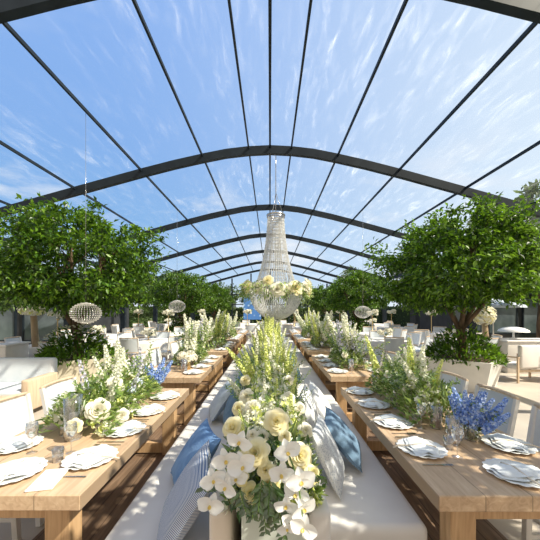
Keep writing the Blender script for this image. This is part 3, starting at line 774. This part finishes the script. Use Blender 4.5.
def put_chair(x, y, rz, label, group):
    global chair0
    if chair0 is None:
        chair0 = make_chair(label, group); chair0.location = (x, y, 0); chair0.rotation_euler = (0, 0, rz); return chair0
    return dup(chair0, (x, y, 0), rz, label, group)
for s in (-1, 1):
    side = 'right' if s > 0 else 'left'
    for k, (y0, y1) in enumerate(TB[s]):
        m = (y0 + y1) / 2
        for j, off in enumerate((-.72, 0, .72)):
            put_chair(s * (XO[s] + .06), m + off + (0 if k else (.28 if s > 0 else -.03)), -s * PI / 2, 'white sling-back chair, %s along the outer side of the %s %s-hand oak table' % (('first', 'middle', 'last')[j], ORD[k], side), 'chairs along the outer side of the oak tables')

# ------------------------------------------------------------------ tableware
pl = MB(); pl.lathe([(0, .006), (.075, .004), (.09, .004), (.125, .014), (.163, .022), (.166, .020), (.13, .008), (.09, 0), (0, 0)], 64, scallop=.07, lobes=16)
PLm = pl.mesh('plate', M['china'])
def nap_mesh(seed):
    rng = random.Random(seed); b = MB(); n_ = 12
    for layer in range(2):
        vs, fs = [], []
        for i in range(n_ + 1):
            u = i / n_ * 2 - 1
            for j in range(7):
                v = j / 6 * 2 - 1
                wd = (.10 - layer * .02) * (1 - .45 * abs(u) ** 3) * (1 + .08 * math.sin(7 * u + seed))
                z = .022 + layer * .010 + .012 * (1 - v * v) + .004 * math.sin(6 * u + 5 * v + seed + layer)
                vs.append((v * wd, u * (.155 - layer * .02), z))
        for i in range(n_):
            for j in range(6): a = i * 7 + j; fs.append((a, a + 1, a + 8, a + 7))
        b.add(vs, fs, True)
    return b.mesh('napkin', M['napkin'])
NAPm = [nap_mesh(i) for i in (1, 2, 3)]
rb = MB(); rb.tube([(-.10, 0, .028), (0, 0, .048), (.10, 0, .028), (.155, .0, .028), (.2, .01, .012)], .006, 5); RIBm = rb.mesh('ribbon', M['ribbon'])
gb = MB(); gb.lathe([(.034, 0), (.034, .003), (.006, .008), (.004, .02), (.004, .09), (.008, .098), (.030, .12), (.040, .15), (.040, .18), (.034, .215), (.032, .215), (.037, .18), (.037, .15), (.028, .123), (0, .10)], 18); GLm = gb.mesh('wine_glass', M['glass'])
gb = MB(); gb.lathe([(.0, 0), (.032, 0), (.036, .09), (.034, .09), (.030, .006), (0, .006)], 16); TUm = gb.mesh('tumbler', M['glass'])
fk = MB(); fk.bar((0, -.1, .004), (0, .03, .004), .008, .003); fk.box(-.012, .012, .03, .05, .002, .005)
for i in range(4): fk.box(-.012 + i * .0068, -.0085 + i * .0068, .05, .1, .002, .005)
FKm = fk.mesh('fork', M['steel'])
kn = MB(); kn.bar((0, -.1, .004), (0, .0, .004), .012, .004); kn.add([(-.004, 0, .003), (.010, 0, .003), (.009, .09, .003), (-.004, .11, .003), (-.004, 0, .006), (.006, 0, .006), (.005, .09, .006), (-.004, .11, .006)], [(3, 2, 1, 0), (4, 5, 6, 7), (0, 1, 5, 4), (1, 2, 6, 5), (2, 3, 7, 6), (3, 0, 4, 7)])
KNm = kn.mesh('knife', M['steel'])
ZT = .7705
def setting(x, y, rz, who, detail=2, wine=True):
    """plate with napkin, cutlery and glasses; local +x points to the guest"""
    Rm = Matrix.Rotation(rz, 3, 'Z'); P = lambda a, b_: (x + (Rm @ Vector((a, b_, 0))).x, y + (Rm @ Vector((a, b_, 0))).y, ZT)
    tag(place('plate', PLm, None, P(0, 0), (0, 0, rz)), 'white scalloped plate at %s' % who, 'plate', 'scalloped dinner plates')
    n_ = thing('napkin', 'folded white napkin lying on the plate at %s' % who, 'napkin', P(0, 0), rz + R.uniform(-.3, .3), 'folded napkins on the plates')
    place('fabric', R.choice(NAPm), n_, (0, 0, .0))
    if detail > 0: place('ribbon', RIBm, n_, (0, 0, 0))
    if detail > 1:
        tag(place('fork', FKm, None, P(.0, .215), (0, 0, rz + PI / 2)), 'steel fork beside the plate at %s' % who, 'fork', 'forks')
        tag(place('knife', KNm, None, P(.0, -.215), (0, 0, rz + PI / 2)), 'steel knife beside the plate at %s' % who, 'knife', 'knives')
    if wine:
        tag(place('wine_glass', GLm, None, P(-.20, .10), None, 1.0), 'tall stemmed wine glass behind the plate at %s' % who, 'glass', 'stemmed glasses')
    if detail > 1:
        tag(place('tumbler', TUm, None, P(-.21, -.02), None, 1.0), 'clear short tumbler behind the plate at %s' % who, 'glass', 'tumblers')
PLACES = {1: [2.19, 2.69, 3.20, 3.70], -1: [2.05, 2.53, 3.0, 3.5]}
for s in (-1, 1):
    side = 'right' if s > 0 else 'left'
    xi = s * (XI[s] + .175); xo = s * (XO[s] - .175)
    for k, (y0, y1) in enumerate(TB[s]):
        if k == 0: yin = PLACES[s]; yout = [2.25, 3.0, 3.6]
        else:
            yin = [y0 + .3 + .5 * i for i in range(4)]; yout = [(y0 + y1) / 2 + o for o in (-.72, 0, .72)]
        dt = 2 if k == 0 else (1 if k < 3 else 0)
        for i, y in enumerate(yin):
            setting(xi, y, PI if s > 0 else 0, '%s bench-side place, %s %s-hand table' % (('nearest', 'second', 'third', 'farthest')[i], ORD[k], side), dt, k < 4)
        for i, y in enumerate(yout):
            if k > 3: continue
            if k == 0 and i == 1: continue
            setting(xo, y, 0 if s > 0 else PI, '%s chair-side place, %s %s-hand table' % (('nearest', 'middle', 'farthest')[i], ORD[k], side), min(dt, 1), k < 2)
setting(1.52, 1.86, -PI / 2, 'camera end, nearest right-hand table', 1, False)
setting(-1.60, 1.88, -PI / 2, 'camera end, nearest left-hand table', 1, False)

# candles in glass and hurricane lanterns
hg = MB(); hg.lathe([(.0, 0), (.045, 0), (.05, .01), (.05, .2), (.047, .2), (.047, .012), (0, .012)], 20); HGm = hg.mesh('glass_cylinder', M['glass'])
cd = MB(); cd.lathe([(0, .013), (.032, .013), (.032, .13), (.028, .134), (0, .132)], 16); cd.tube([(0, 0, .13), (.002, 0, .145)], .0015, 4); CDp = cd.mesh('pillar_candle', M['candle']); CDw = cd.mesh('pillar_candle', M['candle_w'])
def lantern(x, y, label, pink=True, sc=(1, 1, 1)):
    t = thing('candle_lantern', label, 'candle', (x, y, ZT), 0, 'pillar candles in glass cylinders'); place('glass_cylinder', HGm, t, None, None, sc); place('candle', CDp if pink else CDw, t, None, None, (1, 1, sc[2] * .9))
lantern(1.40, 2.30, 'pink pillar candle in glass beside the blue flowers, nearest right-hand table')
lantern(1.44, 2.60, 'pink candle in glass behind the first, nearest right-hand table')
lantern(1.36, 3.86, 'pink candle in glass at the far end of the nearest right-hand table')
lantern(-1.48, 3.30, 'pink candle in glass among foliage on the nearest left-hand table')
lantern(-1.40, 4.9, 'pink candle in glass at the near end of the second left-hand table')
lantern(1.35, 5.0, 'pink candle in glass at the near end of the second right-hand table')
lantern(1.50, 5.9, 'pink candle in glass past the flowers of the second right-hand table')
lantern(-1.56, 2.38, 'tall glass cylinder with a white candle, nearest left-hand table', False, (1.35, 1.35, 1.7))
# white moss ball / bloom in glass vase left
for k_, (x, y) in enumerate([(-1.68, 2.46)]):
    t = thing('bud_vase', 'glass vase holding one large white rose, nearest left-hand table', 'vase', (x, y, ZT), 0)
    b = MB(); b.lathe([(0, 0), (.04, 0), (.045, .02), (.03, .10), (.035, .14), (.032, .14), (.027, .1), (.04, .02), (0, .006)], 16); b.obj('vase', M['glass'], t)
    place('rose', ROSE[1], t, (0, 0, .19), (.9, .3, 0), .10)

# ------------------------------------------------------------------ table flower arrangements
MNT = [mound(11, .24, .55, .26, 1900, 120, .06), mound(12, .24, .55, .26, 1900, 120, .06)]
def arrangement(x, y, label, seed, nsp=12, nsh=12, nro=7, sc=(1, 1, 1), lilac=True, hmax=1., blue=0, group='garden-style flower arrangements on the oak tables'):
    t = thing('flower_arrangement', label, 'flowers', (x, y, ZT), 0, group)
    rng = random.Random(seed)
    b = MB(); b.lathe([(0, 0), (.09, 0), (.12, .07), (.11, .07), (.085, .01), (0, .01)], 14); o = b.obj('bowl', M['planter'], t)
    o = place('foliage', MNT[seed % 2][0], t, (0, 0, .02), None, sc); o['kind'] = 'stuff'
    o = place('filler_blossom', MNT[seed % 2][1], t, (0, 0, .02), None, sc); o['kind'] = 'stuff'
    for i in range(nsp):
        me = rng.choice((SPW + SPP * 2 + SPW) if lilac else SPW + SPW + SPL)
        y_ = rng.uniform(-.45, .5) * sc[1]; place('flower_spike', me, t, (rng.uniform(-.12, .12), y_, .05), (rng.uniform(-.35, .1) - y_ * .2, rng.uniform(-.4, .4), rng.uniform(0, 6)), rng.uniform(.7, 1.15) * hmax)
    for i in range(nsh):
        a = rng.uniform(0, 6.28); place('leafy_shoot', rng.choice(SHT[::2]), t, (rng.uniform(-.12, .12), rng.uniform(-.38, .45) * sc[1], .06), (math.sin(a) * rng.uniform(.2, 1.1), math.cos(a) * rng.uniform(.2, 1.0), rng.uniform(0, 6)), rng.uniform(.6, 1.05) * hmax)
    for i in range(nro):
        y_ = rng.uniform(-.5, .4) * sc[1]; s_ = -1 if x > 0 else 1
        place('rose', rng.choice(ROSE[:2]), t, (s_ * rng.uniform(.0, .18) * sc[0], y_, rng.uniform(.12, .26) * sc[2]), (rng.uniform(.5, 1.2), s_ * .5, rng.uniform(0, 1)), rng.uniform(.04, .06))
    for i in range(blue):
        place('hydrangea_head', HYDB, t, (rng.uniform(.05, .2), rng.uniform(-.1, .4), rng.uniform(.14, .26)), None, .05)
    return t
arrangement(-1.58, 2.98, 'lush white, lilac and green garden arrangement on the nearest left-hand table', 3, 16, 24, 4, (1.15, 1.1, 1.2), True, 1.15, 4)
T_ = None
for x, y, z, r, m in [(-1.40, 2.44, .98, .095, ROSE[1]), (-1.42, 2.74, 1.12, .07, ROSE[1]), (-1.28, 2.60, .88, .06, ROSE[1]), (-1.50, 2.30, .90, .06, ROSE[0]), (-1.40, 3.12, 1.0, .06, ROSE[1])]:
    rt = [o for o in bpy.data.objects if o.name.startswith('flower_arrangement')][0]
    place('rose', m, rt, (x + 1.58, y - 2.98, z - ZT), face(.6, .35), r)
arrangement(1.50, 3.22, 'tall wild green and white arrangement on the nearest right-hand table', 4, 12, 40, 5, (1.1, 1.15, 1.25), False, 1.1)
arrangement(1.42, 5.55, 'loose green and white arrangement on the second right-hand table', 5, 18, 22, 8, (.9, 1, 1), True, 1.5)
arrangement(-1.55, 5.9, 'loose white and green arrangement on the second left-hand table', 6, 18, 22, 9, (.9, .9, 1.1), True, 1.5)
arrangement(1.42, 8.3, 'white and lime arrangement on the third right-hand table', 7, 16, 14, 9, (.9, .9, 1.3), False, 1.6)
arrangement(-1.5, 8.3, 'white and lime arrangement on the third left-hand table', 8, 16, 14, 9, (.9, .9, 1.3), False, 1.6)
arrangement(1.42, 11.0, 'white arrangement on the fourth right-hand table', 9, 14, 10, 9, (.9, .9, 1.3), False, 1.6)
arrangement(-1.5, 11.0, 'white arrangement on the fourth left-hand table', 10, 14, 10, 9, (.9, .9, 1.3), False, 1.6)
def blue_vase(x, y, label, lean, n_=13, seed=1):
    t = thing('flower_vase', label, 'flowers', (x, y, ZT), 0, 'blue delphiniums in glass vases'); rng = random.Random(seed)
    b = MB(); b.lathe([(0, 0), (.04, 0), (.052, .03), (.05, .10), (.04, .13), (.038, .13), (.048, .1), (.05, .03), (0, .006)], 18); b.obj('vase', M['glass'], t)
    b = MB()
    for _ in range(160):
        v = rv(rng); b.leaf(Vector((v.x * .035, v.y * .035, .055 + v.z * .045)), rv(rng), rv(rng), .03, .015)
    b.obj('moss', M['green'], t)
    for i in range(n_):
        a = 2 * PI * i / n_; place('flower_spike', SPB[i % 2], t, (0, 0, .04), (math.sin(a) * .55 + rng.uniform(-.2, .2) + .1, lean + math.cos(a) * .5, rng.uniform(0, 6)), rng.uniform(.55, .85))
blue_vase(1.58, 2.36, 'vivid blue delphiniums leaning from a glass vase, nearest right-hand table', -.35, 17, 1)
blue_vase(-1.43, 3.72, 'blue delphiniums in a glass vase at the far end of the nearest left-hand table', .0, 12, 2)
def hydrangea_vase(x, y, label, n_=5, sc=.09):
    t = thing('flower_vase', label, 'flowers', (x, y, ZT), 0, 'cream hydrangeas in gold vases')
    b = MB(); b.lathe([(0, 0), (.05, 0), (.06, .03), (.05, .1), (.055, .13), (.05, .13), (.045, .1), (.055, .03), (0, .01)], 16); b.obj('vase', M['gold'], t)
    for i in range(n_):
        a = 2 * PI * i / n_; place('hydrangea_head', HYD, t, (math.cos(a) * .09, math.sin(a) * .09, .19 + (i % 2) * .03), (0, 0, i), sc)
hydrangea_vase(-1.42, 5.15, 'cream hydrangeas in a low vase on the second left-hand table')
hydrangea_vase(1.62, 6.3, 'cream hydrangeas in a low vase on the second right-hand table')
# menu cards / loose napkins
for x, y, r, l in [(-1.52, 1.74, .2, 'white folded napkin with menu at the camera end of the nearest left-hand table'), (1.78, 2.58, .4, 'white folded napkin near the chair side of the nearest right-hand table')]:
    b = MB(); b.rbox(-.07, .07, -.11, .11, 0, .012, .004, 1); b.rbox(-.06, .075, -.10, .10, .012, .02, .003, 1); o = b.obj('folded_napkin', M['napkin']); o.location = (x, y, ZT) if x > 0 else (-1.33, 1.80, ZT); o.rotation_euler = (0, 0, r); tag(o, l, 'napkin')

# ------------------------------------------------------------------ chandelier
CX, CY = .16, 8.2
ch = thing('chandelier', 'tall crystal bead chandelier ringed with cream roses, hanging over the flower runner', 'chandelier', (CX, CY, -.12))
b = MB(); b.tube([(0, 0, 4.58), (0, 0, 6.12), (-.14, 0, 6.22)], .012, 6)
for a in (0, 2.1, 4.2): b.tube([(math.cos(a) * .2, math.sin(a) * .2, 4.48), (0, 0, 5.1)], .006, 4)
b.obj('hanging_cable', M['steel'], ch)
def torus(b, r, z, t_, n_=36):
    b.tube([(r * math.cos(2 * PI * i / n_), r * math.sin(2 * PI * i / n_), z) for i in range(n_ + 1)], t_, 6, False)
b = MB(); torus(b, .23, 4.48, .03); torus(b, .23, 4.42, .02); b.obj('crown_ring', M['steel'], ch)
b = MB(); torus(b, .80, 2.47, .02)
for a in range(6): b.bar((0, 0, 2.5), (.78 * math.cos(a * PI / 3), .78 * math.sin(a * PI / 3), 2.5), .02)
b.obj('frame', M['steel'], ch)
b = MB(); NS = 44
def up_r(t): return .215 + .10 * t + .22 * t ** 2.5
for i in range(NS):
    a = 2 * PI * i / NS
    for j in range(58):
        t = j / 57; r = up_r(t); b.bead((r * math.cos(a), r * math.sin(a), 4.42 - 1.8 * t), .016 + .004 * (j % 3 == 0))
b.obj('bead_curtain', M['crystal'], ch)
b = MB()
for i in range(26):
    a = 2 * PI * i / 26
    for j in range(40):
        t = j / 39; r = (.10 + .2 * t ** 2); b.bead((r * math.cos(a), r * math.sin(a), 4.3 - 1.7 * t), .014)
b.obj('inner_bead_curtain', M['crystal_d'], ch)
b = MB()
for i in range(72):
    a = 2 * PI * i / 72
    for j in range(34):
        t = j / 33; an = t * PI / 2 * .93
        r = .12 + .60 * math.cos(an) ** 1.15; z = 2.44 - .78 * math.sin(an); b.bead((r * math.cos(a), r * math.sin(a), z), .023 * (1 if j % 2 else .8))
for lv in range(5):
    r0 = .56 - lv * .09
    for i in range(int(r0 * 60)):
        a = 2 * PI * i / int(r0 * 60)
        for j in range(3): b.bead((r0 * math.cos(a), r0 * math.sin(a), 2.0 - lv * .05 - j * .05), .017)
for i in range(14):
    for j in range(6): b.bead((.12 * math.cos(i * .45), .12 * math.sin(i * .45), 1.72 - j * .03), .016)
b.obj('crystal_bowl', M['crystal'], ch)
rng = random.Random(5)
for i in range(20):
    a = 2 * PI * i / 20 + rng.uniform(-.08, .08); r = .86 + rng.uniform(-.08, .08); z = 2.50 + rng.uniform(-.09, .14)
    o_ = Vector((math.cos(a), math.sin(a), .35)); place('rose', ROSE[(1, 1, 0, 1, 3)[i % 5]], ch, (r * math.cos(a), r * math.sin(a), z), o_.to_track_quat('Z', 'Y').to_euler(), rng.uniform(.15, .22))
b = MB()
for _ in range(800):
    a = rng.uniform(0, 2 * PI); r = .84 + rng.uniform(-.1, .13); p = Vector((r * math.cos(a), r * math.sin(a), 2.38 + rng.uniform(-.14, .22)))
    b.leaf(p, Vector((math.cos(a), math.sin(a), rng.uniform(-1.4, .7))) + rv(rng) * .4, Vector((0, 0, 1)) + rv(rng) * .5, .12 * rng.uniform(.7, 1.3), .04, .1, .2)
for i in range(34):
    a = rng.uniform(0, 2 * PI); h = rng.uniform(.2, .42)
    for j in range(12): b.leaf(Vector((.9 * math.cos(a), .9 * math.sin(a), 2.38 - h * j / 12)), Vector((rng.uniform(-1, 1), rng.uniform(-1, 1), -1)), Vector((math.cos(a), math.sin(a), 0)), .07, .022)
b.obj('foliage_ring', M['green'], ch)

# hanging bead lanterns under the purlins
def bead_pendant(x, y, z, label, r=.26):
    t = thing('bead_pendant', label, 'pendant lamp', (x, y, 0), 0, 'beaded dome pendants')
    b = MB(); b.tube([(0, 0, z + r * .6), (0, 0, rz_at(x) - .04)], .004, 4); b.obj('wire', M['steel'], t)
    b = MB()
    for i in range(34):
        a = 2 * PI * i / 34
        for j in range(15):
            e = -PI / 2 + PI * (j + .5) / 15; b.bead((r * math.cos(e) * math.cos(a), r * math.cos(e) * math.sin(a), z + r * .74 * math.sin(e)), .015)
    b.obj('bead_shade', M['crystal_d'], t)
bead_pendant(-3.5, 5.7, 1.72, 'oval beaded pendant hanging before the nearest left-hand tree')
bead_pendant(3.5, 11.3, 1.68, 'oval beaded pendant hanging beside the second right-hand tree', .3)
bead_pendant(-3.5, 11.3, 1.9, 'oval beaded pendant hanging beyond the nearest left-hand tree', .3)

# ------------------------------------------------------------------ round tables and guests' chairs behind
def round_table(x, y, k, lab, nch=6, tall=True, r=.78):
    t = thing('round_table', 'round table under a floor-length white cloth, %s' % lab, 'table', (x, y, 0), 0, 'round white tables behind')
    b = MB(); n_ = 40; vs, fs = [], []
    prof_ = [(0, .76), (r * .6, .76), (r, .755), (r + .015, .72), (r + .03, .4), (r + .05, .01)]
    for (rr, z) in prof_:
        for i in range(n_):
            a = 2 * PI * i / n_; f = (1 + (.035 * math.sin(a * 10) if z < .5 else 0)); vs.append((rr * f * math.cos(a), rr * f * math.sin(a), z))
    for j in range(len(prof_) - 1):
        for i in range(n_): fs.append((j * n_ + i, j * n_ + (i + 1) % n_, (j + 1) * n_ + (i + 1) % n_, (j + 1) * n_ + i))
    b.add(vs, fs, True); b.obj('tablecloth', M['cloth'], t)
    for i in range(nch):
        a = 2 * PI * i / nch + k * .5
        cx, cy = x + math.cos(a) * (r + .25), y + math.sin(a) * (r + .25)
        put_chair(cx, cy, a - PI / 2, 'white chair on the %s side of the table %s' % (('right', 'far right', 'far', 'far left', 'left', 'near left', 'near', 'near right')[int(round((a % (2 * PI)) / (PI / 4))) % 8], lab.replace('far ', '').replace(' the ', ' ')), 'white chairs around the round tables')
    ct = thing('centrepiece', '%s on the round table %s' % ('tall cream flower centrepiece' if tall else 'low cream and lime centrepiece', lab.replace(' the first round table', ' the first')), 'flowers', (x, y, .762), 0, 'cream centrepieces on the round tables')
    h = .75 if tall else .12
    b = MB(); b.lathe([(0, 0), (.08, 0), (.02, .03), (.014, h - .05), (.05, h), (0, h)], 10); b.obj('stand', M['gold'], ct)
    for i in range(9 if tall else 7):
        v = Vector((math.cos(i * 2.4) * .16, math.sin(i * 2.4) * .16, h + .06 + (i % 3) * .06)); place('hydrangea_head', HYD if i % 3 else HYDB if i == 3 else HYD, ct, v, (0, 0, i), .1)
    for i in range(6): place('leafy_shoot', SHT[i % 3], ct, (0, 0, h), (math.sin(i) * .9, math.cos(i) * .9, i), .7)
RT = [(-6.3, 8.9, 'first behind the left-hand cream planter', 6, True), (-4.05, 10.0, 'between the two left-hand trees', 6, False), (-6.9, 12.0, 'farther left behind the first round table', 6, False), (-4.3, 12.7, 'just before the second left-hand tree', 6, True),
      (-7.1, 16.2, 'outside the second left-hand tree', 6, True), (-4.3, 18.8, 'behind the second left-hand tree', 6, True), (-7.0, 20.6, 'far left beyond the trees', 5, False),
      (3.9, 10.2, 'between the two right-hand trees', 6, False), (6.0, 9.9, 'right behind the white planter', 6, False), (4.4, 12.9, 'just before the second right-hand tree', 6, True), (7.1, 13.2, 'farther right behind the planter', 6, True),
      (7.0, 17.3, 'outside the second right-hand tree', 6, True), (4.4, 18.9, 'behind the second right-hand tree', 6, True), (7.2, 21, 'far right beyond the trees', 5, False),
      (-1.3, 17.2, 'left of centre beyond the benches', 6, True), (1.4, 17.4, 'right of centre beyond the benches', 6, True), (-1.6, 21.2, 'left of centre near the blue panel', 5, True), (1.8, 21.5, 'right of centre at the far end', 5, True)]
for k, (x, y, lab, nch, tall) in enumerate(RT): round_table(x, y, k, lab, nch, tall)

# long white counters, sofas, lounge chairs, lamp
def counter(x, y, ln, label, h=.95, d_=.7, rz=0):
    t = thing('counter', label, 'counter', (x, y, 0), rz, 'white service counters')
    b = MB(); b.rbox(-ln / 2, ln / 2, -d_ / 2, d_ / 2, 0, h - .05, .02, 2); b.obj('skirt', M['cloth'], t)
    b = MB(); b.rbox(-ln / 2 - .03, ln / 2 + .03, -d_ / 2 - .03, d_ / 2 + .03, h - .05, h, .01, 1); b.obj('top', M['white'], t)
counter(-7.6, 7.5, 2.6, 'long white counter beneath the blossom tree on the left', .95)
counter(7.75, 8.75, 2.2, 'long white counter behind the lounge chairs on the right', .92)
def sofa(x, y, rz, label, w_=1.9):
    t = thing('sofa', label, 'sofa', (x, y, 0), rz, 'white lounge sofas')
    b = MB(); b.rbox(-w_ / 2, w_ / 2, -.4, .25, .2, .44, .05, 3); b.obj('seat', M['sling'], t)
    b = MB(); b.rbox(-w_ / 2, w_ / 2, .25, .40, .2, .88, .05, 3); b.obj('backrest', M['sling'], t)
    for s_ in (-1, 1): b = MB(); b.rbox(s_ * w_ / 2 - .07, s_ * w_ / 2 + .07, -.4, .3, .1, .62, .03, 3); b.obj('arm', M['pale_wood'], t)
    for a in (-1, 1):
        for c in (-1, 1): b = MB(); b.bar((a * (w_ / 2 - .1), c * .3, 0), (a * (w_ / 2 - .1), c * .3, .2), .05); b.obj('leg', M['pale_wood'], t)
sofa(-5.15, 5.35, 0.0, 'white lounge sofa with wooden arms left of the cream planter', 2.2)
t = thing('coffee_table', 'low pale wooden table before the lounge sofa on the left', 'table', (-4.55, 4.35, 0), .1)
b = MB(); b.rbox(-.75, .75, -.3, .3, .40, .45, .01, 1); b.obj('tabletop', M['pale_wood'], t)
for a in (-1, 1):
    for c in (-1, 1): b = MB(); b.bar((a * .66, c * .24, 0), (a * .66, c * .24, .4), .05); b.obj('leg', M['pale_wood'], t)
def armchair(x, y, rz, label):
    t = thing('lounge_chair', label, 'armchair', (x, y, 0), rz, 'cream lounge armchairs')
    b = MB(); b.rbox(-.3, .3, -.3, .28, .3, .43, .04, 3); b.obj('seat', M['cloth'], t)
    b = MB(); b.rbox(-.3, .3, .26, .38, .36, .92, .04, 3); b.obj('backrest', M['cloth'], t)
    for s_ in (-1, 1):
        b = MB(); b.bar((s_ * .34, -.3, .6), (s_ * .34, .36, .62), .05, .03); b.bar((s_ * .34, -.28, 0), (s_ * .34, -.28, .6), .04); b.bar((s_ * .34, .33, 0), (s_ * .34, .33, .62), .04); b.obj('arm', M['pale_wood'], t)
    b = MB(); b.bar((-.34, -.28, .28), (.34, -.28, .28), .03, .05); b.bar((-.34, .3, .28), (.34, .3, .28), .03, .05); b.obj('seat_frame', M['pale_wood'], t)
armchair(6.30, 7.65, PI + .15, 'cream lounge armchair beside the right-hand planter')
armchair(7.12, 7.55, PI - .1, 'cream lounge armchair second from the right-hand planter')
armchair(7.45, 6.35, -PI / 2 - .3, 'cream lounge armchair nearest the right edge')
t = thing('mushroom_lamp', 'white mushroom-shaped lamp on the right-hand counter', 'lamp', (7.1, 8.75, .92))
b = MB(); b.lathe([(0, 0), (.11, 0), (.1, .02), (.03, .05), (.025, .26), (0, .26)], 16); b.obj('base', M['wax_lamp'], t)
b = MB(); b.lathe([(.38, .22), (.36, .27), (.25, .33), (.1, .36), (0, .365)], 24); b.lathe([(.38, .22), (.2, .25), (0, .25)], 24); b.obj('shade', M['wax_lamp'], t)
# blossom trees (cream flower heads on a timber pole)
def blossom_tree(x, y, z, r, flat, label, lime=False, z0=0):
    t = thing('blossom_tree', label, 'flowers', (x, y, 0), 0, 'tall blossom stands'); rng = random.Random(int(abs(x) * 10))
    b = MB(); b.tube([(0.12, 0, z0), (.05, 0, z * .6), (0, 0, z)], [.10, .085, .07], 8); b.obj('pole', M['bark_pale'], t)
    b = MB()
    for _ in range(900):
        v = rv(rng) * rng.uniform(.5, 1); p = Vector((v.x * r, v.y * r, z + v.z * r * flat)); b.cur = 0 if rng.random() < .7 else 1; floret(b, p, v + Vector((0, 0, .2)), .045)
    o = b.obj('blossom', [M['rose_w'], M['fl_lime'] if not lime else M['rose_y']], t); o['kind'] = 'stuff'
blossom_tree(-6.55, 8.3, 1.78, .36, .45, 'flat-topped cream blossom stand on a leaning timber pole, left')
blossom_tree(6.85, 9.6, 1.6, .34, .95, 'round yellow-cream blossom stand behind the right-hand counter', True)

# ------------------------------------------------------------------ buildings, parasols, blue panel
def building(x0, x1, y0, y1, h, label, nwin, nm='pavilion'):
    t = thing(nm, label, 'building', ((x0 + x1) / 2, (y0 + y1) / 2, 0)); W, D = (x1 - x0) / 2, (y1 - y0) / 2
    b = MB(); b.box(-W, W, -D, D, 0, h); b.obj('wall', M['dark'], t)
    b = MB(); b.box(-W - .3, W + .3, -D - .5, D + .3, h, h + .22); b.obj('roof', M['frame'], t)
    st = 2 * W / nwin
    for i in range(nwin):
        xx = -W + st * i + .15
        b = MB()
        for a in ((xx, xx + .08), (xx + st - .38, xx + st - .3)): b.box(a[0], a[1], -D - .08, -D, .25, h - .2)
        b.box(xx, xx + st - .3, -D - .08, -D, .25, .33); b.box(xx, xx + st - .3, -D - .08, -D, h - .28, h - .2); f = b.obj('window', M['white'] if i == 0 else M['frame'], t)
        b = MB(); b.box(xx + .08, xx + st - .38, -D - .04, -D - .01, .33, h - .28); b.obj('pane', M['darkglass'], f)
building(-24, -9.4, 14.2, 20, 3.0, 'dark glazed pavilion outside on the left', 6)
building(11.2, 24, 18.6, 24, 2.7, 'dark low pavilion outside on the right', 6)
building(-8, -5.2, 42, 46, 3.2, 'dark low building beyond the far gable, left of centre', 3)
def parasol(x, y, label, r=1.5, h=2.3):
    t = thing('parasol', label, 'parasol', (x, y, 0), 0, 'pale blue parasols outside'); b = MB(); b.tube([(0, 0, 0), (0, 0, h)], .03, 6); b.obj('pole', M['white'], t)
    b = MB(); b.lathe([(r, h - .42), (r * .99, h - .3), (.5 * r, h - .1), (.02, h + .1)], 8); b.obj('canopy', M['parasol'], t)
for x, y, l in [(9.9, 29.4, 'pale blue parasol outside the right-hand posts, nearer one'), (11.9, 33.2, 'pale blue parasol outside the right-hand posts, farther one'), (12.8, 17.2, 'pale blue parasol in front of the right-hand pavilion')]: parasol(x, y, l)
t = thing('display_panel', 'tall blue dotted panel standing behind the chandelier', 'panel', (-1.5, 25.5, 0))
b = MB(); b.box(-.75, .75, -.03, .03, .9, 3.55); b.obj('panel', M['panel'], t)
b = MB(); b.bar((-.7, 0, 0), (-.7, 0, .9), .06); b.bar((.7, 0, 0), (.7, 0, .9), .06); b.obj('stand', M['frame'], t)
